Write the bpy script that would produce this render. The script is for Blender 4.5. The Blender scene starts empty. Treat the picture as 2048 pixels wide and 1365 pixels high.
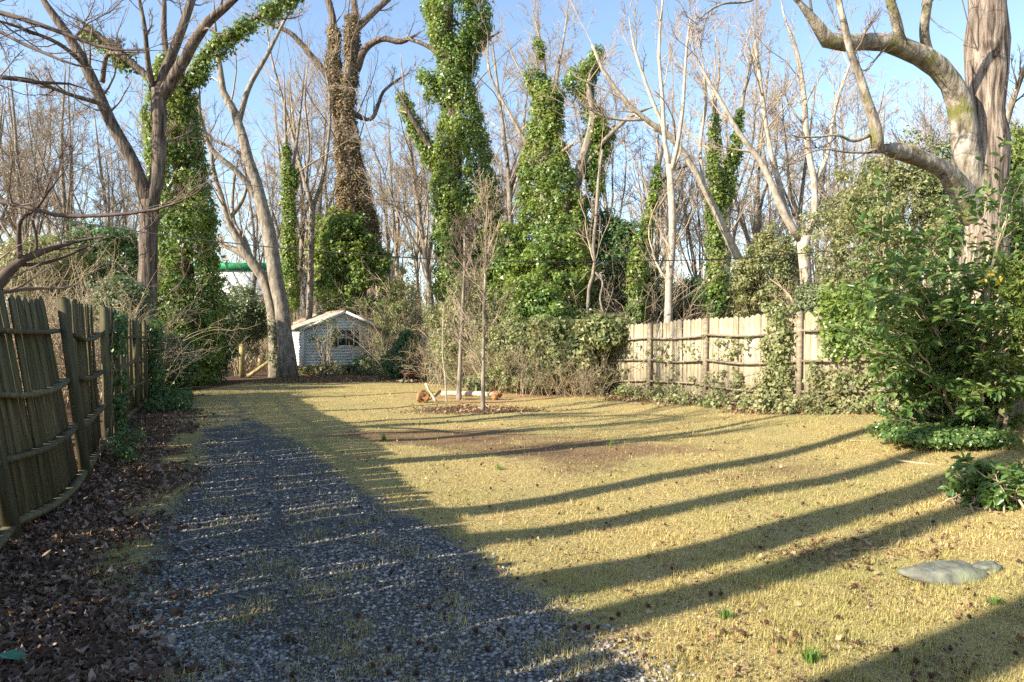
import bpy, math, numpy as np
from mathutils import Vector
# ------------------------------------------------------------------ camera, sky, sun, exposure
sc = bpy.context.scene
C = sc.collection
F, H = 1365.0, 1.5                       # focal length in photo pixels, eye height in metres
cd = bpy.data.cameras.new('camera'); cam = bpy.data.objects.new('camera', cd); C.objects.link(cam)
cd.sensor_width = 36.0; cd.lens = 24.0; cd.clip_start = 0.05; cd.clip_end = 2000
cam.location = (0, 0, H); cam.rotation_euler = (math.radians(90), 0, 0)
sc.camera = cam
SUN_EL, SX, SY = math.radians(28.0), 0.874, 0.486      # sunlight travels along (SX, SY) over the ground
w = bpy.data.worlds.new('World'); sc.world = w; w.use_nodes = True
nt = w.node_tree; bg = nt.nodes['Background']
sky = nt.nodes.new('ShaderNodeTexSky'); sky.sky_type = 'NISHITA'; sky.sun_disc = False
sky.sun_elevation = SUN_EL; sky.sun_rotation = math.atan2(-SX, -SY)
sky.air_density = 1.0; sky.dust_density = 0.5; sky.ozone_density = 0.9
nt.links.new(sky.outputs[0], bg.inputs[0]); bg.inputs[1].default_value = 0.12
sl = bpy.data.lights.new('sun', 'SUN'); so = bpy.data.objects.new('sun', sl); C.objects.link(so)
sl.energy = 5.0; sl.angle = math.radians(0.53); sl.color = (1.0, 0.90, 0.74)
so.rotation_euler = Vector((SX*math.cos(SUN_EL), SY*math.cos(SUN_EL), -math.sin(SUN_EL))).to_track_quat('-Z', 'Y').to_euler()
so.location = (-20, -10, 30)
sc.view_settings.view_transform = 'Standard'; sc.view_settings.look = 'None'
sc.view_settings.exposure = 1.42; sc.view_settings.gamma = 1.0
sc.view_settings.use_curve_mapping = False
sc.render.engine = 'CYCLES'
cy = sc.cycles
cy.max_bounces = 6; cy.diffuse_bounces = 4; cy.glossy_bounces = 2; cy.transmission_bounces = 4
cy.use_denoising = False
# ------------------------------------------------------------------ helpers
R0 = lambda s: np.random.default_rng(s)
def P(px, py, D): return np.array([(px-1024)/F*D, D, H+(682.5-py)/F*D])
def sstep(a, b, x):
    t = np.clip((x-a)/(b-a), 0, 1); return t*t*(3-2*t)
def g(x, y):
    x = np.asarray(x, float); y = np.asarray(y, float)
    z = 0.17*sstep(0.8, 5, x)+0.24*sstep(2.8, 7.0, x)*sstep(15, 9, y)
    z = z+0.035*np.sin(x*.9+1.1*np.sin(y*.35))*np.sin(y*.75+.6*x+.4)*sstep(-3.5, -1, x)+0.012*np.sin(x*1.9+y*.7)*np.sin(y*1.3-x*.4)+0.006*np.sin(x*5.1)*np.sin(y*4.3+x)
    return z+0.10*sstep(30, 45, y)
def gp(px, py):
    D = 5.0
    for _ in range(40):
        x = (px-1024)/F*D; D = .5*D+.5*(H-float(g(x, D)))*F/(py-682.5)
    return np.array([(px-1024)/F*D, D, float(g((px-1024)/F*D, D))])
def nrm(v): return v/np.maximum(np.linalg.norm(v, axis=-1, keepdims=True), 1e-9)
def mesh(name, V, Fs, mat, smooth=False):
    """V (n,3); Fs list of int arrays (m,k)"""
    me = bpy.data.meshes.new(name)
    V = np.asarray(V, np.float32)
    me.vertices.add(len(V)); me.vertices.foreach_set('co', V.ravel())
    Fs = [np.asarray(f) for f in Fs if len(f)]
    nl = sum(f.size for f in Fs); npoly = sum(len(f) for f in Fs)
    me.loops.add(nl); me.loops.foreach_set('vertex_index', np.concatenate([f.ravel() for f in Fs]).astype(np.int32))
    me.polygons.add(npoly)
    tot = np.concatenate([np.full(len(f), f.shape[1]) for f in Fs]); st = np.concatenate([[0], np.cumsum(tot)[:-1]])
    me.polygons.foreach_set('loop_start', st.astype(np.int32)); me.polygons.foreach_set('loop_total', tot.astype(np.int32))
    if smooth: me.polygons.foreach_set('use_smooth', np.ones(npoly, bool))
    me.update(calc_edges=True)
    if mat is not None: me.materials.append(mat)
    return me
def put(name, me, parent=None, loc=None, rot=None):
    o = bpy.data.objects.new(name, me); C.objects.link(o)
    if parent is not None: o.parent = parent
    if loc is not None: o.location = [float(a) for a in loc]
    if rot is not None: o.rotation_euler = [float(a) for a in rot]
    return o
def tag(o, label=None, cat=None, group=None, kind=None):
    for k, v in (('label', label), ('category', cat), ('group', group), ('kind', kind)):
        if v: o[k] = v
    return o
def root(name, loc, label, cat, group=None, rz=0.0):
    o = bpy.data.objects.new(name, None); C.objects.link(o); o.empty_display_size = .2
    o.location = [float(a) for a in loc]; o.rotation_euler = (0, 0, rz)
    return tag(o, label, cat, group)
def copy_tree(o, loc, rz, scale, label=None):
    c = o.copy(); C.objects.link(c); c.location = [float(a) for a in loc]; c.rotation_euler = (0, 0, rz)
    c.scale = scale if hasattr(scale, '__len__') else (scale,)*3
    if label: c['label'] = label
    for ch in o.children:
        k = ch.copy(); C.objects.link(k); k.parent = c
    return c
class MB:
    def __init__(s): s.V = []; s.F = {}; s.n = 0
    def add(s, V, *Fs):
        V = np.asarray(V, float).reshape(-1, 3)
        for f in Fs:
            f = np.asarray(f)
            if len(f): s.F.setdefault(f.shape[1], []).append(f+s.n)
        s.V.append(V); s.n += len(V); return s
    def build(s, name, mat, smooth=False):
        return mesh(name, np.concatenate(s.V), [np.concatenate(v) for v in s.F.values()], mat, smooth)
BOXF = np.array([[0,3,2,1],[4,5,6,7],[0,1,5,4],[1,2,6,5],[2,3,7,6],[3,0,4,7]])
def box(x0, x1, y0, y1, z0, z1):
    return np.array([[x0,y0,z0],[x1,y0,z0],[x1,y1,z0],[x0,y1,z0],[x0,y0,z1],[x1,y0,z1],[x1,y1,z1],[x0,y1,z1]], float), BOXF
def beam(a, b, wd, th, up=(0, 0, 1)):
    a = np.array(a, float); b = np.array(b, float); t = nrm(b-a); s = nrm(np.cross(t, up)); u = np.cross(s, t)
    q = [-s*wd/2-u*th/2, s*wd/2-u*th/2, s*wd/2+u*th/2, -s*wd/2+u*th/2]
    return np.array([a+k for k in q]+[b+k for k in q]), BOXF
def tubes(PP, RR, sides, cap=False):
    """PP (B,n,3), RR (B,n)"""
    B, n, _ = PP.shape
    T = np.gradient(PP, axis=1); T = nrm(T)
    mean = nrm(PP[:, -1]-PP[:, 0]+1e-6)
    ref = np.where(np.abs(mean[:, 2:3]) > .7, np.array([[1., 0, 0]]), np.array([[0, 0, 1.]]))
    S = nrm(np.cross(T, ref[:, None, :])); U = np.cross(S, T)
    a = np.linspace(0, 2*np.pi, sides, endpoint=False)
    V = PP[:, :, None, :]+RR[:, :, None, None]*(S[:, :, None, :]*np.cos(a)[None, None, :, None]+U[:, :, None, :]*np.sin(a)[None, None, :, None])
    idx = np.arange(B*n*sides).reshape(B, n, sides)
    q = np.stack([idx[:, :-1], np.roll(idx, -1, 2)[:, :-1], np.roll(idx, -1, 2)[:, 1:], idx[:, 1:]], -1).reshape(-1, 4)
    out = [q]
    if cap: out.append(idx[:, -1, :].reshape(B, sides)); out.append(idx[:, 0, ::-1].reshape(B, sides))
    return V.reshape(-1, 3), out
def resample(pts, rad, n):
    pts = np.asarray(pts, float); rad = np.asarray(rad, float)
    d = np.concatenate([[0], np.cumsum(np.linalg.norm(np.diff(pts, axis=0), axis=1))])
    m = np.gradient(pts, d, axis=0) if len(pts) > 2 else np.repeat(((pts[1]-pts[0])/d[1])[None], 2, 0)
    t = np.linspace(0, d[-1], n); i = np.clip(np.searchsorted(d, t, 'right')-1, 0, len(d)-2)
    h = (d[i+1]-d[i]); u = ((t-d[i])/h)[:, None]; h = h[:, None]
    p = (2*u**3-3*u**2+1)*pts[i]+(u**3-2*u**2+u)*h*m[i]+(-2*u**3+3*u**2)*pts[i+1]+(u**3-u**2)*h*m[i+1]
    return p, np.interp(t, d, rad)
def grow(rs, PP, RR, k, t0=.25, t1=1., ang=(.5, 1.1), lf=.5, n=6, up=.25, wig=.15, rf=.6, rmin=.004, lens=None, cap=9.):
    B, m, _ = PP.shape
    par = np.repeat(np.arange(B), k); M = len(par)
    tf = rs.uniform(t0, t1, M); t = tf*(m-1)*.9999; i = t.astype(int); f = (t-i)[:, None]
    pos = PP[par, i]*(1-f)+PP[par, i+1]*f; tan = nrm(PP[par, i+1]-PP[par, i])
    rad = RR[par, i]*(1-f[:, 0])+RR[par, i+1]*f[:, 0]
    pl = np.linalg.norm(np.diff(PP, axis=1), axis=2).sum(1)[par]
    q = nrm(np.cross(tan, nrm(rs.normal(size=(M, 3)))))
    a = rs.uniform(ang[0], ang[1], M)[:, None]
    d = nrm(np.cos(a)*tan+np.sin(a)*q)
    L = (pl*lf if lens is None else np.full(M, lens))*rs.uniform(.55, 1.25, M)*(1-.45*tf)
    out = [pos]
    for j in range(n-1):
        d = nrm(d+np.array([0, 0, up/(n-1)*1.6])+wig*rs.normal(size=(M, 3)))
        out.append(out[-1]+d*(L/(n-1))[:, None])
    Q = np.stack(out, 1)
    r0 = np.maximum(np.minimum(np.minimum(rad*rf, cap)*rs.uniform(.5, 1.05, M), rad*.95), rmin)
    r1 = np.maximum(r0*.25, rmin*.8)
    RQ = r0[:, None]+(r1-r0)[:, None]*np.linspace(0, 1, n)[None]**.8
    return Q, RQ
def leaves(rs, pos, nor, size, wr=.7, droop=.4, fold=.15, dirs=None, quad=False, tri=False):
    """folded leaves: 2 triangles (or 4 when quad) each"""
    N = len(pos); nor = nrm(nor)
    t = rs.normal(size=(N, 3)) if dirs is None else dirs.copy()
    t[:, 2] -= droop
    t = nrm(t-nor*(t*nor).sum(1, keepdims=True)); s = np.cross(nor, t)
    L = np.broadcast_to(size, (N,))[:, None]; W = L*wr*.5
    if tri:
        V = np.stack([pos-s*W, pos+s*W, pos+t*L], 1); return V.reshape(-1, 3), np.arange(3*N).reshape(-1, 3)
    if not quad:
        V = np.stack([pos, pos+t*L*.45+s*W+nor*fold*L, pos+t*L, pos+t*L*.45-s*W+nor*fold*L], 1)
        b = np.arange(N)[:, None]*4
        return V.reshape(-1, 3), np.concatenate([b+[0, 1, 2], b+[0, 2, 3]])
    tip = pos+t*L-nor*L*.18
    V = np.stack([pos, pos+t*L*.3+s*W*.9+nor*fold*L, pos+t*L*.7+s*W*.75+nor*fold*L*.6, tip,
                  pos+t*L*.7-s*W*.75+nor*fold*L*.6, pos+t*L*.3-s*W*.9+nor*fold*L], 1)
    b = np.arange(N)[:, None]*6
    return V.reshape(-1, 3), np.concatenate([b+[0, 1, 2], b+[0, 2, 3], b+[0, 3, 4], b+[0, 4, 5]])
def clumps(rs, Cc, rad, per, size, wr=.75, outw=None, upb=.35, sq=.8, droop=.4, quad=False, tri=False):
    M = len(Cc); n = M*per
    d = rs.normal(size=(n, 3))
    if outw is not None: d += np.repeat(outw, per, 0)*.9
    d[:, 2] += upb; d = nrm(d)
    rr = np.repeat(rad, per)*rs.uniform(.45, 1.1, n)
    p = np.repeat(Cc, per, 0)+d*rr[:, None]*np.array([1, 1, sq])
    nr = d+rs.normal(size=(n, 3))*.45; nr[:, 2] += .25
    return leaves(rs, p, nr, size*rs.uniform(.6, 1.25, n), wr*(1.25 if tri else 1), droop, quad=quad, tri=tri)
# ------------------------------------------------------------------ materials
class NT:
    def __init__(s, name):
        s.m = bpy.data.materials.new(name); s.m.use_nodes = True; s.t = s.m.node_tree
        s.b = s.t.nodes['Principled BSDF']; s.o = s.t.nodes['Material Output']
    def n(s, typ, **kw):
        x = s.t.nodes.new('ShaderNode'+typ)
        for k, v in kw.items(): setattr(x, k, v)
        return x
    def l(s, a, b): s.t.links.new(a, b)
    def noise(s, vec, scale, detail=4, rough=.6):
        x = s.n('TexNoise'); x.inputs['Scale'].default_value = scale; x.inputs['Detail'].default_value = detail
        x.inputs['Roughness'].default_value = rough
        if vec is not None: s.l(vec, x.inputs['Vector'])
        return x.outputs['Fac']
    def ramp(s, fac, stops):
        r = s.n('ValToRGB'); e = r.color_ramp.elements
        while len(e) < len(stops): e.new(.5)
        for k, (p, c) in enumerate(stops): e[k].position = p; e[k].color = (*c, 1)
        s.l(fac, r.inputs[0]); return r.outputs[0]
    def mix(s, fac, a, b, mode='MIX'):
        x = s.n('Mix', data_type='RGBA', blend_type=mode)
        for v, k in ((fac, 0), (a, 6), (b, 7)):
            if isinstance(v, (int, float)): x.inputs[k].default_value = v
            elif isinstance(v, tuple): x.inputs[k].default_value = (*v, 1)
            else: s.l(v, x.inputs[k])
        return x.outputs[2]
    def math(s, op, a, b=0.0, clamp=False):
        x = s.n('Math', operation=op, use_clamp=clamp)
        for v, k in ((a, 0), (b, 1)):
            if isinstance(v, (int, float)): x.inputs[k].default_value = v
            else: s.l(v, x.inputs[k])
        return x.outputs[0]
    def coord(s, sx=1, sy=1, sz=1):
        tc = s.n('TexCoord'); mp = s.n('Mapping'); mp.inputs['Scale'].default_value = (sx, sy, sz)
        s.l(tc.outputs['Object'], mp.inputs['Vector']); return mp.outputs[0]
    def bump(s, h, st, dist=.02):
        x = s.n('Bump'); x.inputs['Strength'].default_value = st; x.inputs['Distance'].default_value = dist
        s.l(h, x.inputs['Height']); s.l(x.outputs[0], s.b.inputs['Normal'])
def surf(name, stops, scale=6, st=(1, 1, 1), rough=.85, rand=None, rstops=None, bump=.5, bdist=.02, spec=.25, second=None):
    m = NT(name); v = m.coord(*st)
    f = m.noise(v, scale, 6); c = m.ramp(f, stops)
    if second: c = m.mix(m.ramp(m.noise(m.coord(), second[0], 4), [(second[1], (0,0,0)), (second[2], (1,1,1))]), c, second[3])
    if rand:
        rn = m.n('ObjectInfo').outputs['Random'] if rand == 'object' else m.n('NewGeometry').outputs['Random Per Island']
        c = m.mix(1.0, c, m.ramp(rn, rstops), 'MULTIPLY')
    m.l(c, m.b.inputs['Base Color']); m.b.inputs['Roughness'].default_value = rough
    m.b.inputs['Specular IOR Level'].default_value = spec
    if bump: m.bump(f, bump, bdist)
    return m.m
def leafmat(name, stops, rough=.45, transl=.25, tcol=(.25, .38, .05), spec=.4, big=None):
    m = NT(name); rn = m.n('NewGeometry').outputs['Random Per Island']
    c = m.ramp(rn, stops)
    if big: c = m.mix(m.ramp(m.noise(m.coord(), big[0], 3), [(.42, (0,0,0)), (.62, (1,1,1))]), c, m.mix(.55, c, big[1]))
    m.l(c, m.b.inputs['Base Color']); m.b.inputs['Roughness'].default_value = rough
    m.b.inputs['Specular IOR Level'].default_value = spec
    if transl:
        tr = m.n('BsdfTranslucent'); m.l(m.mix(.5, c, tcol), tr.inputs[0])
        mx = m.n('MixShader'); mx.inputs[0].default_value = transl
        m.l(m.b.outputs[0], mx.inputs[1]); m.l(tr.outputs[0], mx.inputs[2]); m.l(mx.outputs[0], m.o.inputs[0])
    return m.m
MT = {}
MT['bark'] = surf('bark_brown', [(.36, (.035, .025, .019)), (.5, (.115, .086, .064)), (.68, (.23, .185, .145))], 12, (1, 1, .10), bump=1, bdist=.05)
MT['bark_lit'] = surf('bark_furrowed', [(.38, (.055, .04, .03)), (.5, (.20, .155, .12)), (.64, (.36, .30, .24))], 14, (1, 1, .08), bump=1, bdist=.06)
MT['bark_dark'] = surf('bark_dark', [(.3, (.05, .035, .028)), (.7, (.14, .10, .08))], 9, (1, 1, .3), bump=.6, bdist=.02)
MT['bark_sunlit'] = surf('bark_sunlit', [(.34, (.20, .165, .125)), (.52, (.37, .32, .25)), (.7, (.52, .46, .37))], 9, (1, 1, .35), bump=.5, bdist=.02)  # lighter copy of the grey bark, sunlit brightness put into its colour
MT['bark_grey'] = surf('bark_grey', [(.34, (.10, .082, .062)), (.52, (.23, .195, .15)), (.7, (.36, .315, .255))], 9, (1, 1, .35), bump=.6, bdist=.03)
MT['bark_moss'] = surf('bark_lichen', [(.32, (.10, .08, .06)), (.5, (.27, .23, .18)), (.7, (.48, .44, .37))], 9, (1, 1, .3), bump=1, bdist=.05, second=(2.2, .52, .66, (.15, .15, .045)))
MT['twig'] = surf('twig_tan', [(.3, (.28, .22, .15)), (.7, (.48, .40, .29))], 3, bump=0, rand='island', rstops=[(0, (.6, .58, .56)), (1, (1.15, 1.1, 1.05))])
MT['twig_dark'] = surf('twig_brown', [(.3, (.13, .095, .07)), (.7, (.25, .19, .145))], 3, bump=0, rand='island', rstops=[(0, (.6, .6, .6)), (1, (1.1, 1.08, 1.05))])
MT['brush'] = surf('dry_stem', [(.3, (.28, .22, .13)), (.7, (.50, .41, .27))], 3, bump=0, rand='island', rstops=[(0, (.55, .52, .48)), (1, (1.1, 1.05, 1.0))])
MT['ivy'] = leafmat('ivy_leaf', [(0, (.04, .09, .024)), (.5, (.10, .185, .042)), (.85, (.19, .275, .07)), (1, (.32, .37, .13))], .36, .34, (.4, .5, .07), big=(.55, (.27, .30, .05)))
MT['ivy_dark'] = leafmat('ivy_leaf_dark', [(0, (.035, .08, .03)), (.6, (.08, .15, .05)), (1, (.19, .26, .10))], .34, .3)
MT['olive'] = leafmat('olive_leaf', [(0, (.09, .12, .04)), (.5, (.19, .22, .085)), (1, (.35, .36, .17))], .5, .35, (.4, .42, .1), big=(.8, (.33, .29, .14)))
MT['greygreen'] = leafmat('greygreen_leaf', [(0, (.07, .10, .045)), (.6, (.17, .20, .10)), (1, (.32, .34, .20))], .45, .28)
MT['privet'] = leafmat('privet_leaf', [(0, (.05, .11, .04)), (.6, (.11, .20, .06)), (.95, (.20, .28, .09)), (1, (.30, .35, .12))], .28, .38, (.45, .55, .09), .5)
MT['conifer'] = leafmat('juniper_needles', [(0, (.06, .11, .02)), (1, (.20, .25, .05))], .6, .3)
MT['yellow'] = leafmat('yellow_leaf', [(0, (.55, .38, .05)), (1, (.65, .48, .06))], .5, .3, (.6, .45, .05))
MT['dryleaf'] = leafmat('dry_vine_leaf', [(0, (.12, .085, .045)), (.6, (.24, .18, .10)), (1, (.36, .29, .17))], .8, .15, (.4, .3, .15), .1)
MT['litter'] = leafmat('fallen_leaf', [(0, (.055, .032, .024)), (.4, (.13, .075, .05)), (.75, (.22, .14, .095)), (1, (.36, .27, .21))], .75, .1, (.4, .25, .1), .25)
MT['litter_tan'] = leafmat('fallen_leaf_tan', [(0, (.13, .075, .04)), (.5, (.28, .17, .09)), (1, (.44, .31, .18))], .8, .15, (.5, .3, .12), .15)
MT['grass'] = leafmat('dormant_grass', [(0, (.20, .15, .05)), (.3, (.46, .365, .13)), (.75, (.66, .54, .22)), (.9, (.78, .68, .38)), (1, (.20, .26, .07))], .8, .35, (.68, .58, .26), .15, big=(.7, (.33, .34, .11)))
MT['dullgreen'] = leafmat('dull_green_grass', [(0, (.12, .15, .05)), (.6, (.22, .25, .09)), (1, (.34, .33, .14))], .7, .3, (.4, .42, .12), .15)
MT['greengrass'] = leafmat('green_grass', [(0, (.08, .17, .03)), (1, (.2, .32, .07))], .6, .35)
MT['gravel'] = surf('gravel_stone', [(.3, (.17, .162, .15)), (.7, (.33, .315, .29))], 30, rough=.8, bump=0, rand='island', rstops=[(0, (.35, .35, .38)), (.7, (1, 1, 1)), (1, (1.7, 1.65, 1.6))])
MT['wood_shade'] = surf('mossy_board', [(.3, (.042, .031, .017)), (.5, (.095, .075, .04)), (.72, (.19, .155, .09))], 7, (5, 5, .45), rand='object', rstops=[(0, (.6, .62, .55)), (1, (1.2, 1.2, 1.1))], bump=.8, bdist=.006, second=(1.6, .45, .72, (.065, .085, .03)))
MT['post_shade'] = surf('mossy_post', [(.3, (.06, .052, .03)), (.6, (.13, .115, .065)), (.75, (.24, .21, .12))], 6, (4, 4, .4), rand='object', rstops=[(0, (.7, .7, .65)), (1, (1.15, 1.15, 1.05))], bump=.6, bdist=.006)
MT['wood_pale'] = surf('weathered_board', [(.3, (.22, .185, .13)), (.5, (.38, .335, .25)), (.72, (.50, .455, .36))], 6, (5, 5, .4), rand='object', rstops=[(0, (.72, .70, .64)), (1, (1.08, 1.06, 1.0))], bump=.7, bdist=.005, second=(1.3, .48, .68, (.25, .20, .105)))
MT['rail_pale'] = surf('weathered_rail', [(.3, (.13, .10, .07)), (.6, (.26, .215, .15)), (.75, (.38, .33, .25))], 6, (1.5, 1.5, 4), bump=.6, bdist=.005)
MT['siding'] = surf('painted_siding', [(.3, (.62, .70, .70)), (.55, (.74, .80, .80)), (.75, (.80, .84, .83))], 5, (.5, .5, 3), .6, rand='object', rstops=[(0, (.86, .88, .88)), (1, (1.03, 1.03, 1.03))], bump=0)
MT['trim'] = surf('white_trim', [(.3, (.66, .68, .66)), (.7, (.8, .8, .78))], 6, bump=.1, rough=.6)
MT['roof'] = surf('old_roofing', [(.3, (.22, .15, .11)), (.5, (.36, .30, .24)), (.7, (.5, .47, .42))], 4, (1, 1, 1), bump=.6, second=(1.8, .5, .62, (.30, .16, .09)))
MT['dark'] = surf('dark_paint', [(.3, (.02, .022, .022)), (.7, (.05, .05, .05))], 5, rough=.5, bump=0)
MT['glass'] = surf('window_glass', [(.3, (.02, .025, .03)), (.7, (.04, .045, .05))], 2, rough=.08, bump=0, spec=.6)
MT['green_metal'] = surf('green_steel', [(.3, (.015, .06, .045)), (.7, (.03, .09, .07))], 9, rough=.5, bump=.1)
MT['timber'] = surf('treated_timber', [(.3, (.20, .15, .06)), (.6, (.38, .31, .14)), (.75, (.48, .41, .22))], 6, (3, 3, .5), bump=.5, bdist=.006)
MT['barelog'] = surf('peeled_log', [(.3, (.36, .28, .18)), (.7, (.62, .54, .40))], 5, (1, 1, 1), bump=.5)
MT['clay'] = surf('orange_clay', [(.3, (.15, .07, .03)), (.5, (.30, .155, .065)), (.7, (.42, .25, .12))], 12, bump=1, bdist=.04)
MT['rust'] = surf('rusty_iron', [(.3, (.05, .02, .016)), (.6, (.13, .055, .04)), (.75, (.22, .11, .08))], 12, rough=.8, bump=.5)
MT['stone'] = surf('boulder', [(.3, (.075, .078, .062)), (.5, (.14, .145, .115)), (.72, (.23, .23, .185))], 14, bump=.9, bdist=.02, second=(4, .5, .7, (.20, .22, .13)))
MT['cable'] = surf('black_cable', [(.3, (.015, .015, .016)), (.7, (.03, .03, .03))], 4, rough=.6, bump=0)
MT['gumball'] = surf('seed_ball', [(.3, (.035, .018, .011)), (.7, (.10, .05, .03))], 40, bump=0)
MT['white_wall'] = surf('white_wall', [(.3, (.74, .75, .75)), (.7, (.84, .84, .83))], 1, bump=0)
MT['green_band'] = surf('green_fascia', [(.3, (.03, .30, .12)), (.7, (.05, .38, .16))], 1, rough=.5, bump=0)
MT['brick'] = surf('pink_brick', [(.3, (.30, .20, .16)), (.7, (.42, .30, .25))], 8, bump=0)
MT['leaf_big'] = leafmat('fresh_leaf', [(0, (.06, .25, .14)), (1, (.10, .32, .18))], .4, .2)
# ------------------------------------------------------------------ ground sheet
def axis(lo, hi, step, far, k):
    a = list(np.arange(lo, hi+1e-6, step)); s = step
    x = a[-1]; b = []
    while x < far: s *= k; x += s; b.append(x)
    s = step; x = a[0]; c = []
    while x > -far: s *= k; x -= s; c.append(x)
    return np.array(c[::-1]+a+b)
gx = axis(-12, 9, .13, 500, 1.35); gy = axis(-3, 30, .15, 500, 1.35)
GX, GY = np.meshgrid(gx, gy); GZ = g(GX, GY)
DRV_Y = np.array([-6, 3.0, 4.9, 7.0, 9.4, 13, 17.4, 21, 26, 30]);
DRV_L = np.array([1.2, -1.9, -2.6, -3.3, -4.3, -6.0, -7.6, -9.0, -10.8, -12])
DRV_R = np.array([4.2, .60, -.25, -1.65, -2.75, -4.7, -6.5, -7.8, -9.8, -11])
def drive_mask(x, y):
    l = np.interp(y, DRV_Y, DRV_L); r = np.interp(y, DRV_Y, DRV_R)
    e = .35
    m = sstep(l-e, l+e, x)*sstep(r+e, r-e, x)
    return np.clip(m*(1-.6*sstep(8, 14, y)-.3*sstep(14, 24, y))+.22*m*wob(x, y, 1.6), 0, 1)
FENCE_L = [(-.3, -3.6), (-1.2, -1.4), (-2.05, .8), (-2.9, 3.0), (-3.72, 5.1), (-4.55, 7.3), (-5.62, 9.5), (-6.67, 11.75), (-7.66, 13.95), (-8.64, 16.1), (-9.65, 18.3)]
FENCE_R = [(-6.4, 29.2), (-4.9, 27.3), (-3.3, 25.5), (-1.6, 23.7), (-.05, 21.9), (1.25, 20.6), (2.42, 19.3), (3.45, 17.1), (4.2, 14.85), (5.35, 12.7), (6.55, 10.6), (7.75, 8.5), (8.9, 6.4), (10.0, 4.3), (11.0, 2.2)]
def pdist(x, y, poly):
    d = np.full(np.shape(x), 1e9)
    for (a, b), (c, e) in zip(poly[:-1], poly[1:]):
        vx, vy = c-a, e-b; t = np.clip(((x-a)*vx+(y-b)*vy)/(vx*vx+vy*vy), 0, 1)
        d = np.minimum(d, np.hypot(x-a-t*vx, y-b-t*vy))
    return d
def side_l(x, y): return x-np.interp(y, [p[1] for p in FENCE_L], [p[0] for p in FENCE_L])
def side_r(x, y): return np.interp(y, [p[1] for p in FENCE_R][::-1], [p[0] for p in FENCE_R][::-1])-x
def blob(x, y, cx, cy, rx, ry, soft=.5):
    return 1-sstep(1-soft, 1+soft, np.hypot((x-cx)/rx, (y-cy)/ry))
def wob(x, y, s=1.0):
    return np.sin(x*2.1*s+1.3*np.sin(y*1.7*s))*np.sin(y*1.9*s+1.1*np.sin(x*1.3*s+2))
def soil_mask(x, y):
    return np.clip(blob(x, y, .6, 9.3, 2.3, 1.4, .6)*.72+blob(x, y, -1.2, 11.0, 2.0, .8, .5)*.8+.45*blob(x, y, 1.9, 7.3, 1.6, .8, .6)+.35*wob(x, y, .8)*blob(x, y, .5, 10, 5, 4, .5), 0, 1)
def clay_mask(x, y):
    return np.clip(blob(x, y, -1.9, 18.2, 1.0, .5, .6)+blob(x, y, .9, 18.6, 1.7, .8, .6)+blob(x, y, -.9, 16.9, 1.1, .45, .6), 0, 1)
def litter_mask(x, y):
    dl = side_l(x, y); dr = side_r(x, y)
    l = 1-sstep(.5, 1.6, dl+.35*wob(x, y)+.15*wob(x, y, 3))
    l = np.where(y > 19, l*0, l)
    r = (1-sstep(.3, 1.8, dr+.5*wob(x, y, .7)))*.9
    m = np.maximum(l, r)
    m = np.maximum(m, blob(x, y, -.75, 14.7, 1.5, .9, .5)*.8)
    m = np.maximum(m, blob(x, y, 2.35, 4.75, .75, .35, .6)*.45)
    m = np.maximum(m, sstep(23.5, 26, y+.6*wob(x, y, .4))*.85)
    m = np.maximum(m, (dl < 0)*1.0); m = np.maximum(m, (dr < 0)*1.0)
    return np.clip(m, 0, 1)
ny, nx = GX.shape
V = np.stack([GX, GY, GZ], -1).reshape(-1, 3)
I = np.arange(ny*nx).reshape(ny, nx)
Q = np.stack([I[:-1, :-1], I[:-1, 1:], I[1:, 1:], I[1:, :-1]], -1).reshape(-1, 4)
m = NT('ground_soil_and_grass')
co = m.coord()
at = m.n('Attribute', attribute_name='cover'); sp = m.n('SeparateColor'); m.l(at.outputs['Color'], sp.inputs[0])
nf = m.noise(co, 38, 5, .7); nm = m.noise(co, 5, 5, .65); nb = m.noise(co, .7, 4)
grass = m.ramp(nf, [(.34, (.17, .12, .05)), (.5, (.38, .29, .12)), (.66, (.60, .48, .22))])
grass = m.mix(m.ramp(nb, [(.42, (0, 0, 0)), (.65, (.55, .55, .55))]), grass, (.27, .25, .11))
soil = m.ramp(nf, [(.3, (.11, .07, .036)), (.55, (.22, .145, .078)), (.75, (.36, .26, .15))])
grav = m.ramp(nf, [(.3, (.055, .053, .052)), (.55, (.12, .118, .118)), (.75, (.20, .20, .205))])
lit = m.ramp(nf, [(.3, (.045, .028, .020)), (.55, (.12, .075, .05)), (.75, (.24, .165, .115))])
clay = m.ramp(nm, [(.3, (.26, .135, .06)), (.7, (.48, .31, .16))])
def edge(ch, lo=.35, hi=.65):
    return m.ramp(m.math('ADD', ch, m.math('MULTIPLY', m.math('SUBTRACT', nm, .5), .9)), [(lo, (0, 0, 0)), (hi, (1, 1, 1))])
c = m.mix(edge(sp.outputs[1]), grass, soil)
c = m.mix(edge(sp.outputs[2]), c, lit)
c = m.mix(edge(sp.outputs[0]), c, grav)
c = m.mix(edge(at.outputs['Alpha']), c, clay)
m.l(c, m.b.inputs['Base Color']); m.b.inputs['Roughness'].default_value = .95; m.b.inputs['Specular IOR Level'].default_value = .1
m.bump(nf, .9, .03)
me = mesh('ground', V, [Q], m.m, True)
ca = me.color_attributes.new('cover', 'FLOAT_COLOR', 'POINT')
cols = np.stack([drive_mask(GX, GY), soil_mask(GX, GY), litter_mask(GX, GY), clay_mask(GX, GY)], -1).reshape(-1).astype(np.float32)
ca.data.foreach_set('color', cols)
tag(put('ground', me), kind='structure')
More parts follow.
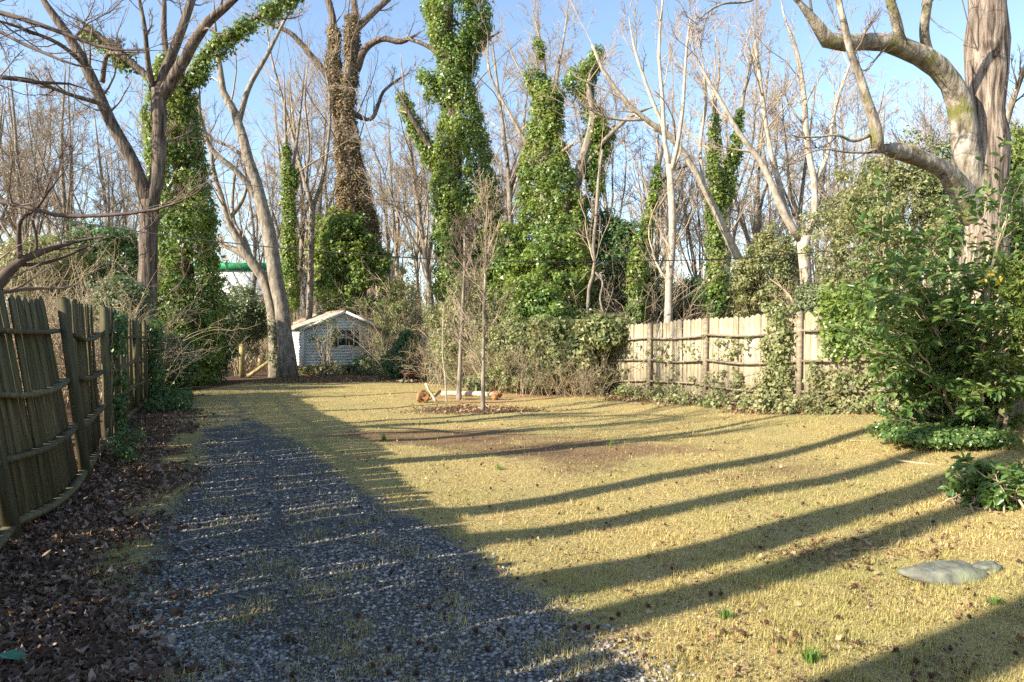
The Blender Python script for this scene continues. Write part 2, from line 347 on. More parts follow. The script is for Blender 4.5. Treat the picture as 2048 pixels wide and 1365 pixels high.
# ------------------------------------------------------------------ board fences
def board_mesh(name, wd, th, h, rs, mat):
    ear = wd*.28; z = np.array([0, h-ear*1.1-.0, h])
    lean = rs.normal()*.004; bow = rs.normal()*.008; hw = wd/2
    prof = [(-hw, 0), (hw, 0), (hw+bow, h*.5), (hw+lean, h-ear), (hw*.42+lean, h-.004), (0+lean, h+.004), (-hw*.42+lean, h-.004), (-hw+lean, h-ear), (-hw+bow, h*.5)]
    n = len(prof); cup = rs.normal()*.004
    V = [(x, -th/2+cup*(abs(x)/hw), z) for x, z in prof]+[(x, th/2+cup*(abs(x)/hw), z) for x, z in prof]
    fr = [list(range(n)), list(range(2*n-1, n-1, -1))]
    sd = [[i, i+n, (i+1) % n+n, (i+1) % n] for i in range(n)]
    return MB().add(V, np.array(fr), np.array(sd)).build(name, mat)
def post_mesh(name, wd, h, mat):
    b = MB(); c = wd*.12
    V, f = box(-wd/2, wd/2, -wd/2, wd/2, -.1, h); b.add(V, f)
    V, f = box(-wd/2+c, wd/2-c, -wd/2+c, wd/2-c, h+.0005, h+.012); b.add(V, f)
    return b.build(name, mat)
def fence(posts, label, h, rails, mats, seed, lean, inward, gapf, skip=(), post_h=None, sag=.05):
    rs = R0(seed); bmat, pmat, rmat = mats
    px0, py0 = posts[len(posts)//2]
    rt = root('board_fence', (px0, py0, float(g(px0, py0))), label, 'fence')
    O = np.array([px0, py0, float(g(px0, py0))])
    bms = [board_mesh('board', .138, .018, h+rs.normal()*.018, rs, bmat) for _ in range(9)]
    pm = post_mesh('post', .095, post_h or h-.02, pmat)
    def add_leaning(name, mesh_, pos, ang, ln):
        o = put(name, mesh_, rt, np.array(pos)-O)
        o.rotation_mode = 'QUATERNION'
        from mathutils import Quaternion
        o.rotation_quaternion = Quaternion((0, 0, 1), ang) @ Quaternion((1, 0, 0), ln)
        return o
    k = 0
    for i, p in enumerate(posts):
        q = posts[min(i+1, len(posts)-1)]; p0 = posts[max(i-1, 0)]
        ang = math.atan2(q[1]-p0[1], q[0]-p0[0])
        add_leaning('post', pm, (p[0], p[1], float(g(*p))), ang, inward*lean(i)+rs.normal()*.006)
    for i in range(len(posts)-1):
        a = np.array(posts[i]); b = np.array(posts[i+1]); L = np.linalg.norm(b-a); u = (b-a)/L
        nv = np.array([-u[1], u[0]])*inward           # towards the yard
        ang = math.atan2(u[1], u[0]); s = .055; li = lean(i+.5)
        bow = rs.normal()*.03; wave = rs.uniform(0, 6)
        while s < L-.06:
            gap = .004+abs(rs.normal())*.004+(gapf if rs.random() < .2 else 0)
            t = s/L; off = -.058+bow*math.sin(t*math.pi)
            xy = a+u*(s+.069)+nv*off
            if (i, k) not in skip and s+.12 < L:
                o = add_leaning('board', bms[rs.integers(9)], (xy[0], xy[1], float(g(*xy))-.02-.03*math.sin(t*math.pi)*math.sin(wave)), ang+(math.pi if rs.random() < .5 else 0), 0)
                from mathutils import Quaternion
                o.rotation_quaternion = Quaternion((u[0], u[1], 0), inward*(li)+rs.normal()*.006) @ Quaternion((0, 0, 1), ang+(math.pi if rs.random() < .5 else 0)) @ Quaternion((0, 1, 0), rs.normal()*.005)
            s += .138+gap; k += 1
        for z in rails:
            n = 9; tt = np.linspace(0, 1, n)
            sg = -sag*abs(rs.normal(.7, .4))*np.sin(tt*np.pi); bw = bow*np.sin(tt*np.pi)
            ends = rs.normal(size=2)*.012
            pts = []
            for j in range(n):
                xy = a+u*(.048+(L-.096)*tt[j]); zz = z+sg[j]+ends[0]*(1-tt[j])+ends[1]*tt[j]
                tl = math.tan(li)
                xy2 = xy+nv*(bw[j]-tl*zz)
                pts.append((xy2[0], xy2[1], float(g(*xy))+zz))
            pts = np.array(pts)-O
            W, T = .042, .020
            qd = [(-W, -T), (W, -T), (W, T), (-W, T)]
            V = np.array([[p+np.append(nv*w_, t_) for w_, t_ in qd] for p in pts]).reshape(-1, 3)
            fs = []
            for j in range(n-1):
                for e in range(4): fs.append([j*4+e, j*4+(e+1) % 4, (j+1)*4+(e+1) % 4, (j+1)*4+e])
            fs += [[3, 2, 1, 0], [(n-1)*4, (n-1)*4+1, (n-1)*4+2, (n-1)*4+3]]
            put('rail', MB().add(V, np.array(fs)).build('rail', rmat), rt)
    return rt
lean_l = lambda i: .15*float(sstep(6.2, 4.2, i))*float(1.0)+.02
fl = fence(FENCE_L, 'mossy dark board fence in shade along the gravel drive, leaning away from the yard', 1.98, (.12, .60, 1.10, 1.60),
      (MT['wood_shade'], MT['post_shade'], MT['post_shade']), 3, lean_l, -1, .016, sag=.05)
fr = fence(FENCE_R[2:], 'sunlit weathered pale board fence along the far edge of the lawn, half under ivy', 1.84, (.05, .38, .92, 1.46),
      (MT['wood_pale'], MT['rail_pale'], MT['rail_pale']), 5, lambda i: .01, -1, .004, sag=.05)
# ------------------------------------------------------------------ shed
def shed():
    th = math.radians(31); L, W = 5.2, 3.75; z0, ze, za = .36, 2.12, 2.88
    base = np.array([-9.47, 31.0]); fx = np.array([math.cos(th), math.sin(th)])
    rt = root('garden_shed', (base[0], base[1], float(g(*base))), 'small pale painted shed with lapped siding and rusty gable roof between the trees', 'shed', rz=th)
    # local frame: x along the gable front, y back along the side, z up
    b = MB(); V, f = box(.03, W-.03, .03, L-.03, z0-.02, ze); b.add(V, f)
    V = np.array([[.03, .03, ze+.0006], [W-.03, .03, ze+.0006], [W/2, .03, za-.03], [.03, L-.03, ze+.0006], [W-.03, L-.03, ze+.0006], [W/2, L-.03, za-.03]])
    b.add(V, np.array([[0, 1, 2], [5, 4, 3]]), np.array([[0, 2, 5, 3], [1, 4, 5, 2]]))
    put('wall', b.build('wall', MT['siding']), rt)
    n = 19; dz = (za-z0)/n
    for i in range(n):                                    # lapped siding boards on the gable front
        a = z0+i*dz; hw = W/2 if a+dz < ze else W/2*(za-a-dz*.5)/(za-ze)
        if hw < .08: continue
        x0, x1 = W/2-hw, W/2+hw
        V = np.array([[x0, -.030, a], [x1, -.030, a], [x1, .026, a], [x0, .026, a], [x0, -.004, a+dz+.004], [x1, -.004, a+dz+.004], [x1, .026, a+dz+.004], [x0, .026, a+dz+.004]])
        put('siding_board', MB().add(V, BOXF).build('siding_board', MT['siding']), rt)
        if a+dz < ze+.01:                                 # and along the left side
            V2 = np.stack([V[:, 1], L-(V[:, 0])*L/W, V[:, 2]], 1)
            put('siding_board', MB().add(V2, BOXF[:, ::-1]).build('siding_board', MT['siding']), rt)
    for x, y in ((-.035, -.035), (W+.035, -.035), (-.035, L+.03)):
        V, f = box(x-.045, x+.045, y-.045, y+.045, z0-.03, ze+.05); put('corner_trim', MB().add(V, f).build('corner_trim', MT['trim']), rt)
    ov = .22; sl = math.atan2(za-ze, W/2)
    for s in (-1, 1):                                     # two roof slopes of ribbed sheets
        nx_, ny_ = 2, 36
        ys = np.linspace(-ov, L+ov, ny_*2+1); V = []; e = .04
        for j, y in enumerate(ys):
            rib = .018 if j % 4 == 0 else 0
            for t in (0, 1):
                X = W/2+s*t*(W/2+ov); Z = za+e-(t*(W/2+ov))*math.tan(sl)+rib+.012*math.sin(y*3+t)
                V.append((X, y, Z))
        V = np.array(V); m_ = len(ys); i0 = np.arange(m_-1)*2
        top = np.stack([i0, i0+2, i0+3, i0+1], 1); bot = top[:, ::-1]+2*m_
        V = np.concatenate([V, V-[0, 0, .03]])
        r = put('roof_slope', MB().add(V, top, bot, np.array([[0, 1, 1+2*m_, 2*m_], [2*m_-2, 4*m_-2, 4*m_-1, 2*m_-1]]), np.stack([i0+1, i0+3, i0+3+2*m_, i0+1+2*m_], 1)).build('roof_slope', MT['roof']), rt)
        a = (W/2+s*.02, -ov+.01, za+.02); bb = (W/2+s*(W/2+ov), -ov+.01, za+.02-(W/2+ov)*math.tan(sl)-.01)
        V, f = beam(a, bb, .03, .11, (0, 0, 1)); put('rake_trim', MB().add(V+[0, -.022, -.045], f).build('rake_trim', MT['trim']), rt)
    V, f = beam((W/2, -ov-.01, za+.065), (W/2, L+ov+.01, za+.065), .12, .03); put('ridge_cap', MB().add(V, f).build('ridge_cap', MT['roof']), rt)
    wx = 1.95
    wn = put('window', MB().add(*box(wx-.34, wx+.34, -.035, -.02, 1.30, 2.0)).build('window', MT['glass']), rt)
    fb = MB()
    for q in ((wx-.40, wx-.34, 1.24, 2.06), (wx+.34, wx+.40, 1.24, 2.06), (wx-.339, wx+.339, 2.0, 2.06), (wx-.339, wx+.339, 1.24, 1.30), (wx-.015, wx+.015, 1.301, 1.999), (wx-.339, wx-.0155, 1.64, 1.67), (wx+.0155, wx+.339, 1.64, 1.67)):
        fb.add(*box(q[0], q[1], -.06, -.037, q[2], q[3]))
    put('frame', fb.build('frame', MT['trim']), wn)
    for s in (-1, 1):
        b = MB(); c = wx+s*.52; b.add(*box(c-.10, c+.10, -.05, -.034, 1.24, 2.06))
        for q in range(14): b.add(*box(c-.08, c+.08, -.062, -.0505, 1.29+q*.052, 1.325+q*.052))
        put('shutter', b.build('shutter', MT['dark']), rt)
    for x in (.15, W/2, W-.15):
        for y in (.15, L-.15):
            V, f = box(x-.1, x+.1, y-.1, y+.1, -.2, z0-.021); put('pier', MB().add(V, f).build('pier', MT['stone']), rt)
    V, f = box(.0, W, .031, .10, z0-.16, z0-.0205); put('sill_beam', MB().add(V, f).build('sill_beam', MT['post_shade']), rt)
shed()
# ------------------------------------------------------------------ far buildings behind the trees
def building(x0, x1, y, depth, zt, wall, band, name, label, floors):
    rt = root(name, (x0, y, 0), label, 'building')
    put('wall', MB().add(*box(0, x1-x0, 0, depth, 0, zt)).build('wall', wall), rt)
    put('fascia_band', MB().add(*box(-.15, x1-x0+.15, -.15, depth+.15, zt+.002, zt+.7)).build('fascia_band', band), rt)
    wm = MB().add(*box(0, 1.3, -.06, -.003, 0, 1.5)).build('window', MT['glass'])
    for fl_ in range(floors):
        for k in range(int((x1-x0)/2.6)): put('window', wm, rt, (0.7+k*2.6, 0, 1.0+fl_*3.2))
building(-32, -20.5, 62, 14, 7.9, MT['white_wall'], MT['green_band'], 'commercial_building', 'white building with green roof band, glimpsed behind the ivy tree', 2)
building(-25, -14, 76, 12, 10.6, MT['brick'], MT['white_wall'], 'brick_building', 'pinkish brick building with white top, glimpsed above the shed', 3)
# ------------------------------------------------------------------ gate remains, stakes, posts with clay, fire bowl, stones
def bar(name, a, b, wd, th, mat, parent, O): 
    V, f = beam(np.array(a)-O, np.array(b)-O, wd, th); return put(name, MB().add(V, f).build(name, mat), parent)
O = gp(484, 755); rt = root('gate_post', O, 'upright square timber post left of the collapsed gate brace', 'post')
put('shaft', MB().add(*box(-.085, .085, -.085, .085, -.1, 1.36)).build('shaft', MT['timber']), rt)
put('cap', MB().add(*box(-.06, .06, -.06, .06, 1.3605, 1.385)).build('cap', MT['timber']), rt)
O = gp(521, 739); rt = root('gate_post', O, 'short timber post behind the collapsed gate brace', 'post')
put('shaft', MB().add(*box(-.10, .10, -.10, .10, -.1, .75)).build('shaft', MT['timber']), rt)
put('cap', MB().add(*box(-.07, .07, -.07, .07, .7505, .775)).build('cap', MT['timber']), rt)
O = gp(495, 756); rt = root('collapsed_gate', O, 'collapsed timber gate frame, one long diagonal brace and one short one', 'gate')
bar('brace', O+[0, 0, .04], P(570, 702, 28.4), .06, .15, MT['timber'], rt, O)
bar('brace', P(533, 728, 28.25), gp(566, 753)+[0, .1, .03], .05, .13, MT['timber'], rt, O)
bar('rail', P(540, 700, 28.6), P(569, 701, 28.5), .04, .05, MT['timber'], rt, O)
for (px, py0, py1, D, lb) in ((652, 757, 711, 27.6, 'green steel stake in front of the shed, left one'), (707, 752, 706, 29.4, 'green steel stake in front of the shed, right one')):
    O = P(px, py0, D); O[2] = float(g(O[0], O[1])); top = P(px, py1, D)
    rt = root('metal_stake', O, lb, 'stake', 'green stakes by the shed')
    put('shaft', MB().add(*box(-.02, .02, -.006, .006, -.1, top[2]-O[2])).add(*box(-.006, .006, -.03, -.0065, -.1, top[2]-O[2])).build('shaft', MT['green_metal']), rt)
def lump(rs, r, sq, n=16, am=.42):
    th_ = np.linspace(0, np.pi, n+1)[1:-1]; ph = np.linspace(0, 2*np.pi, n*2, endpoint=False)
    T, Pp = np.meshgrid(th_, ph, indexing='ij')
    d = np.stack([np.sin(T)*np.cos(Pp), np.sin(T)*np.sin(Pp), np.cos(T)], -1)
    k = rs.normal(size=(7, 3))*np.array([2, 2.5, 3, 4, 6, 8, 10])[:, None]*.8; p = rs.uniform(0, 6, 7)
    nz = sum(np.sin(d@k[i]+p[i]) for i in range(7))/3
    rr = r*(1+am*nz); V = (d*rr[..., None]*np.array([1, 1, sq])).reshape(-1, 3)
    V = np.concatenate([V, [[0, 0, r*sq], [0, 0, -r*sq]]]); m_, w_ = len(th_), n*2
    i = np.arange(m_*w_).reshape(m_, w_)
    q = np.stack([i[:-1], i[1:], np.roll(i, -1, 1)[1:], np.roll(i, -1, 1)[:-1]], -1).reshape(-1, 4)
    t = np.concatenate([np.stack([np.full(w_, m_*w_), i[0], np.roll(i[0], -1)], 1), np.stack([np.full(w_, m_*w_+1), np.roll(i[-1], -1), i[-1]], 1)])
    return V, q, t
def log_tube(a, b, r0, r1, sides=10):
    PP = np.linspace(a, b, 7); PP[1:-1] += R0(int(abs(a[0])*100)).normal(size=(5, 3))*.008
    return tubes(PP[None], np.linspace(r0, r1, 7)[None], sides, True)
O = gp(846, 806); rs = R0(11)
rt = root('uprooted_post', O, 'orange clay clump with two crossed pale sticks lying on the lawn', 'post')
V, q, t = lump(rs, .135, 1.15); put('clay_clump', MB().add(V+[0, 0, .14], q, t).build('clay_clump', MT['clay'], True), rt)
V, fs = log_tube(np.array([.07, -.1, .48]), np.array([.34, -.14, .03]), .03, .035); put('stick', MB().add(V, *fs).build('stick', MT['barelog']), rt)
V, fs = log_tube(np.array([.16, -.05, .10]), np.array([.42, .12, .28]), .05, .04); put('stick', MB().add(V, *fs).build('stick', MT['timber']), rt)
O = gp(994, 800); rt = root('uprooted_post', O, 'long pale peeled post lying behind the saplings with orange clay at its end', 'post')
V, q, t = lump(rs, .125, 1.0); put('clay_clump', MB().add(V+[0, 0, .12], q, t).build('clay_clump', MT['clay'], True), rt)
V, fs = log_tube(np.array([-.02, .0, .13]), np.array([-1.45, .35, .14]), .075, .065); put('shaft', MB().add(V, *fs).build('shaft', MT['barelog']), rt)
O = gp(818, 766); rt = root('fire_bowl', O, 'small rusty reddish brown brazier on pale stones beside the brush', 'brazier')
a_ = np.linspace(0, 2*np.pi, 14, endpoint=False)
prof = [(.10, .20), (.19, .23), (.22, .33), (.235, .335), (.235, .35), (.205, .35), (.17, .27), (.01, .25)]
V = np.array([[r*math.cos(x), r*.8*math.sin(x), z] for r, z in prof for x in a_]); i = np.arange(len(V)).reshape(len(prof), 14)
put('bowl', MB().add(V, np.stack([i[:-1], np.roll(i, -1, 1)[:-1], np.roll(i, -1, 1)[1:], i[1:]], -1).reshape(-1, 4)).build('bowl', MT['rust']), rt)
for k in range(3):
    x = k*2.1+.5; V, f = beam((.12*math.cos(x), .1*math.sin(x), .24), (.2*math.cos(x), .17*math.sin(x), 0), .025, .025, (0, 1, .1)); put('leg', MB().add(V, f).build('leg', MT['rust']), rt)
for k, (x, y) in enumerate(((-.02, -.2), (-.22, -.1), (.13, -.12))):
    V, q, t = lump(R0(20+k), .085, .8, 7); tag(put('stone', MB().add(V, q, t).build('stone', MT['stone'], True), None, O+[x, y, .05]), 'pale stone under the rusty brazier', 'stone', 'stones under the brazier')
def boulder(px, py, sx, sy, sz, seed, label):
    O = gp(px, py); V, q, t = lump(R0(seed), 1, 1, 14, .13); V = V*[sx, sy, sz]
    V[:, 2] = np.minimum(V[:, 2], sz*.75+.10*V[:, 0]); V[:, 2] += .25*sz
    tag(put('boulder', MB().add(V, q, t).build('boulder', MT['stone'], True), None, O), label, 'stone')
boulder(1888, 1152, .25, .15, .065, 31, 'flat grey-green stone half sunk in the lawn, the larger one')
boulder(1975, 1140, .085, .06, .045, 37, 'small grey stone beside the flat stone in the lawn')
# ------------------------------------------------------------------ overhead cables on poles outside the view
def cable(pts, D0, D1, r, label):
    q = [P(x, y, D0+(D1-D0)*k/(len(pts)-1)) for k, (x, y) in enumerate(pts)]
    pp, rr = resample(q, [r]*len(q), 60); V, fs = tubes(pp[None], rr[None], 6, True)
    tag(put('overhead_cable', MB().add(V, *fs).build('overhead_cable', MT['cable'], True)), label, 'cable'); return pp[0], pp[-1]
e1 = cable([(-700, 300), (-300, 372), (100, 437), (370, 476), (700, 508), (1030, 524), (1300, 522), (1480, 517), (1650, 503), (2000, 462), (2350, 415)], 20, 20, .016, 'thick black overhead cable sagging across the whole yard, the lower one')
e2 = cable([(-700, 200), (-300, 262), (0, 308), (400, 360), (700, 393), (1020, 431), (1380, 459), (1600, 469), (2000, 465), (2350, 440)], 20, 20, .008, 'thin overhead wire above the thick cable')
for e, lb in ((e1[0], 'utility pole at the left end of the cables, outside the picture'), (e1[1], 'utility pole at the right end of the cables, outside the picture')):
    rt = root('utility_pole', (e[0], e[1]+.16, 0), lb, 'pole')
    V, fs = tubes(np.array([[[0, 0, -.3], [0, 0, 4], [0, 0, 9.5]]]), np.array([[.16, .14, .11]]), 10, True)
    put('shaft', MB().add(V, *fs).build('shaft', MT['bark_grey']), rt)
    put('crossarm', MB().add(*box(-.9, .9, -.22, -.11, 8.4, 8.55)).build('crossarm', MT['timber']), rt)
# ------------------------------------------------------------------ trees traced limb by limb
def attach(limbs, D):
    seen, out = [], []
    for j, (pts, dd) in enumerate(limbs):
        D0 = D
        if j:
            d, D0 = min((math.hypot(x-pts[0][0], y-pts[0][1]), q) for x, y, q in seen)
            if d > 60: D0 = D
        out.append((pts, dd if not j else dd*.8, D0)); m_ = len(pts)-1
        for k in range(m_):
            for t in np.linspace(0, 1, 6):
                seen.append((pts[k][0]*(1-t)+pts[k+1][0]*t, pts[k][1]*(1-t)+pts[k+1][1]*t, D0+out[-1][1]*(k+t)/m_))
    return out
def limb3(pts, D, dd, n=18):
    m_ = len(pts); q = [P(x, y, D+dd*k/max(m_-1, 1)) for k, (x, y, w_) in enumerate(pts)]
    r = [w_/2/F*(D+dd*k/max(m_-1, 1)) for k, (x, y, w_) in enumerate(pts)]
    return resample(q, r, n)
def ring_noise(V, rs, am):                       # lumpy bark outline
    k = rs.normal(size=(4, 3))*4; p = rs.uniform(0, 6, 4)
    return V+am*np.stack([np.sin(V@k[0]+p[0]), np.sin(V@k[1]+p[1]), np.sin(V@k[2]+p[2])], 1)
def twigs(rs, LP, LR, k1, k2, k3, k4=0, lf=(.42, .5, .5, .55), t0=.3, up=.5, rmin=.004, ang=(.45, 1.0), wig=.14, cap=.05):
    a, ra = grow(rs, LP, LR, k1, t0, 1., ang, lf[0], 8, up, wig, .5, rmin*2, None, cap)
    b, rb = grow(rs, a, ra, k2, .2, 1., (.4, .95), lf[1], 5, up*.8, wig, .55, rmin*1.4)
    c, rc = grow(rs, b, rb, k3, .15, 1., (.4, 1.0), lf[2], 4, up*.6, wig*1.2, .6, rmin)
    mb = MB()
    for q, r, s in ((a, ra, 5), (b, rb, 3), (c, rc, 3)):
        V, fs = tubes(q, r, s); mb.add(V, *fs)
    if k4:
        d, rd = grow(rs, c, rc, k4, .15, 1., (.4, 1.0), lf[3], 3, up*.5, wig*1.3, .7, rmin*.9); V, fs = tubes(d, rd, 3); mb.add(V, *fs)
    return mb, a, b
def tree(name, label, limbs, D, bark, twig, seed, k=(7, 6, 4, 2), group=None, t0=.3, up=.5, rmin=.005, lf=(.42, .5, .5, .55), ivy=None, ivymat='ivy', ground=True, wig=.14, cap=.05, limbmat=None):
    rs = R0(seed)
    tr = [limb3(p, D0, dd) for p, dd, D0 in attach(limbs, D)]
    LP = np.stack([t[0] for t in tr]); LR = np.stack([t[1] for t in tr])
    b0 = LP[0, 0].copy(); O = np.array([b0[0], b0[1], float(g(b0[0], b0[1]))])
    if ground:
        q = np.concatenate([[[O[0], O[1], O[2]-.15]], [[O[0]*.5+b0[0]*.5, O[1], O[2]+.25]], LP[0, 1:]]) if b0[2] > O[2]+.5 else np.concatenate([[O-[0, 0, .15]], LP[0, 1:]])
        r = np.concatenate([[LR[0, 0]*1.45, LR[0, 0]*1.15], LR[0, 1:]]) if b0[2] > O[2]+.5 else np.concatenate([[LR[0, 0]*1.3], LR[0, 1:]])
        LP[0], LR[0] = resample(q, r, 18)
    rt = root(name, O, label, 'tree', group)
    LPl = LP-O
    tp = np.ones((len(LP), 18)); tp[(LR[:, -1] < .16) & (np.arange(len(LP)) > 0) | (LP[:, -1, 2] > 13)] = np.clip((1-np.linspace(0, 1, 18))/.22, .12, 1)[None]
    LR = LR*tp
    V, fs = tubes(LPl[:1], LR[:1], 16, True)
    put('trunk', MB().add(ring_noise(V, rs, LR.max()*.06), *fs).build('trunk', bark, True), rt)
    for j in range(1, len(LP)):
        V, fs = tubes(LPl[j:j+1], LR[j:j+1], 12, True)
        put('limb', MB().add(ring_noise(V, rs, LR[j].max()*.06), *fs).build('limb', limbmat or bark, True), rt)
    mb, a, b = twigs(rs, LPl, LR, *k, t0=t0, up=up, rmin=rmin, lf=lf, wig=wig, cap=cap)
    put('crown', mb.build('crown', twig), rt)
    if ivy:
        for spec in ivy:
            put('ivy', ivy_column(rs, spec, D, O, MT[ivymat]), rt)
    return rt
def ivy_column(rs, spec, D, O, mat, dens=8.5, per=58, size=.105, cr=(.22, .45)):
    """spec: list of (left px, right px, py) from top to bottom"""
    cs, rd, ow = [], [], []
    for (l0, r0, y0), (l1, r1, y1) in zip(spec[:-1], spec[1:]):
        h = abs(y1-y0)/F*D; rr = (r0-l0+r1-l1)/4/F*D
        n = max(2, int(dens*h*2*np.pi*max(rr, .12)**.8))
        for _ in range(n):
            t = rs.random(); l = l0+(l1-l0)*t; r = r0+(r1-r0)*t; y = y0+(y1-y0)*t
            c = P((l+r)/2, y, D); R = (r-l)/2/F*D; k = rs.uniform(*cr)*min(1, R/.35+.15); th_ = rs.uniform(0, 2*np.pi)
            q = max(R-k*.8, R*.15)*rs.uniform(.75, 1.06)
            o = np.array([math.cos(th_), math.sin(th_), 0]); cs.append(c+o*q*np.array([1, .9, 1])); rd.append(k); ow.append(o)
    V, f = clumps(rs, np.array(cs)-O, np.array(rd), per, size, .8, np.array(ow), .15, 1.1, .8, tri=True)
    return MB().add(V, f).build('ivy', mat)
# --- left, nearest big forked tree beyond the fence
tree('forked_tree', 'large brown forked tree rising just behind the shaded left fence', [
    ([(293, 690, 38), (294, 600, 36), (296, 500, 34), (299, 400, 34)], 0),
    ([(299, 410, 30), (268, 330, 24), (212, 225, 22), (185, 160, 21), (140, 75, 18), (85, 0, 15), (50, -80, 11)], -1.5),
    ([(301, 410, 30), (316, 340, 27), (318, 260, 27), (317, 180, 30)], .3),
    ([(312, 200, 20), (338, 125, 20), (365, 55, 18), (388, -20, 15), (400, -120, 10)], 1.0),
    ([(322, 195, 24), (365, 125, 23), (410, 52, 20), (450, 15, 15), (520, -40, 10)], -1.0),
    ([(306, 180, 14), (297, 130, 11), (290, 60, 8), (270, -40, 6)], -.8),
    ([(205, 165, 10), (215, 110, 8), (240, 108, 7), (290, 105, 5)], -1.2),
    ([(212, 210, 11), (140, 190, 8), (60, 160, 6), (0, 150, 4)], -2.0),
    ([(180, 140, 9), (120, 90, 8), (50, 60, 6), (-40, 30, 4)], -2.5)], 21, MT['bark'], MT['twig_dark'], 41, (7, 6, 4, 2), t0=.35, rmin=.005)
tree('ivy_tree', 'tall ivy covered tree beside the forked tree at the left fence', [
    ([(368, 690, 40), (368, 500, 34), (362, 330, 28), (345, 190, 24)], 0),
    ([(360, 200, 22), (425, 95, 16), (485, 55, 13), (600, -20, 9)], .5),
    ([(345, 200, 20), (290, 150, 14), (225, 95, 12), (140, 25, 9)], -.5),
    ([(350, 190, 18), (330, 90, 12), (330, -40, 8)], .6)], 23, MT['bark'], MT['twig_dark'], 42, (4, 5, 5, 2), t0=.6,
    ivy=[[(318, 352, 120), (290, 390, 190), (292, 404, 280), (300, 425, 380), (302, 435, 470), (300, 445, 560), (296, 450, 640), (290, 440, 720), (300, 430, 765)],
         [(370, 400, 165), (400, 450, 105), (455, 485, 68), (500, 560, 35), (570, 610, -8)], [(340, 300, 170), (240, 275, 130), (205, 240, 100), (150, 180, 60)]])
# --- pair of pale leaning trunks by the shed
tree('leaning_tree', 'smooth grey tree leaning left with its foot against the shed corner', [
    ([(575, 747, 36), (572, 690, 30), (560, 600, 28), (546, 520, 28), (534, 450, 27), (520, 395, 24), (500, 330, 21), (476, 242, 17), (446, 180, 14), (436, 110, 11), (428, 20, 8), (424, -60, 5)], 1.0),
    ([(478, 245, 12), (498, 175, 10), (535, 110, 8), (560, 60, 6), (600, -20, 4)], 1.0),
    ([(524, 405, 15), (475, 345, 12), (425, 300, 10), (402, 240, 8), (400, 140, 5)], -.8),
    ([(500, 330, 9), (470, 300, 7), (415, 270, 5), (398, 230, 4)], .8)], 27.2, MT['bark_grey'], MT['twig'], 43, (6, 6, 4, 2), t0=.45)
tree('ivy_foot_tree', 'crooked grey tree with ivy at its foot, left of the leaning shed tree', [
    ([(556, 742, 30), (550, 670, 25), (542, 605, 23), (521, 545, 20), (495, 515, 18), (478, 478, 15), (456, 440, 13), (445, 400, 11), (428, 350, 9), (420, 270, 6)], -.5),
    ([(500, 520, 15), (470, 500, 13), (444, 488, 11), (425, 470, 6)], .6),
    ([(503, 520, 11), (490, 480, 9), (470, 450, 8), (466, 380, 6), (480, 300, 4)], .8),
    ([(457, 440, 9), (480, 410, 8), (492, 380, 6), (488, 320, 4)], .6)], 28.2, MT['bark_grey'], MT['twig'], 44, (6, 6, 5, 1), t0=.5,
    ivy=[[(538, 556, 560), (540, 562, 620), (542, 570, 690), (540, 580, 745)]])
# --- behind the shed
tree('pale_tree', 'slender pale grey tree standing straight behind the shed roof', [
    ([(618, 650, 13), (621, 560, 12), (622, 480, 12), (625, 408, 12)], 0),
    ([(624, 412, 10), (608, 360, 8), (590, 290, 7), (566, 200, 6), (540, 100, 4), (530, 20, 3)], 1),
    ([(626, 412, 9), (642, 370, 8), (655, 300, 6), (660, 200, 5), (640, 90, 3)], -1),
    ([(612, 370, 6), (618, 290, 5), (610, 200, 4), (620, 100, 3)], 0)], 35, MT['bark_grey'], MT['twig'], 45, (7, 6, 4, 2), t0=.4)
tree('thin_ivy_tree', 'thin straight trunk wrapped in ivy left of the pale shed tree', [
    ([(580, 620, 11), (580, 500, 10), (578, 400, 9), (572, 300, 7), (570, 200, 5), (566, 100, 4)], 0),
    ([(579, 380, 7), (590, 310, 6), (600, 230, 5), (612, 120, 3)], .5)], 34, MT['bark_grey'], MT['twig'], 46, (7, 6, 4, 1), t0=.5,
    ivy=[[(566, 578, 290), (566, 590, 350), (566, 592, 440), (564, 596, 540), (560, 600, 620)], [(588, 598, 340), (580, 592, 390)]])
tree('vine_tree', 'big tree matted with brown dried vines above the rounded ivy mound', [
    ([(708, 640, 50), (706, 430, 46), (697, 300, 40), (690, 222, 32), (700, 150, 28), (710, 62, 22), (706, -20, 18), (704, -120, 12)], 0),
    ([(686, 300, 24), (668, 190, 20), (662, 120, 18), (668, 55, 15), (652, -20, 12), (650, -110, 8)], .8),
    ([(712, 140, 18), (736, 92, 14), (768, 78, 12), (800, 84, 10), (850, 60, 6)], -1.0),
    ([(712, 60, 14), (748, 25, 12), (790, -15, 10), (830, -80, 6)], 1),
    ([(664, 160, 14), (622, 112, 12), (582, 68, 10), (532, 45, 7), (470, 20, 4)], -1.2),
    ([(712, 230, 12), (735, 240, 8), (770, 180, 6), (830, 140, 4)], 1.2)], 37.5, MT['bark'], MT['twig_dark'], 47, (7, 6, 4, 2), t0=.15, ivymat='dryleaf',
    ivy=[[(690, 722, 30), (686, 720, 120), (672, 712, 210), (668, 722, 300), (672, 742, 380), (672, 760, 450), (672, 765, 520)], [(655, 680, 60), (650, 684, 150), (665, 700, 240)]])
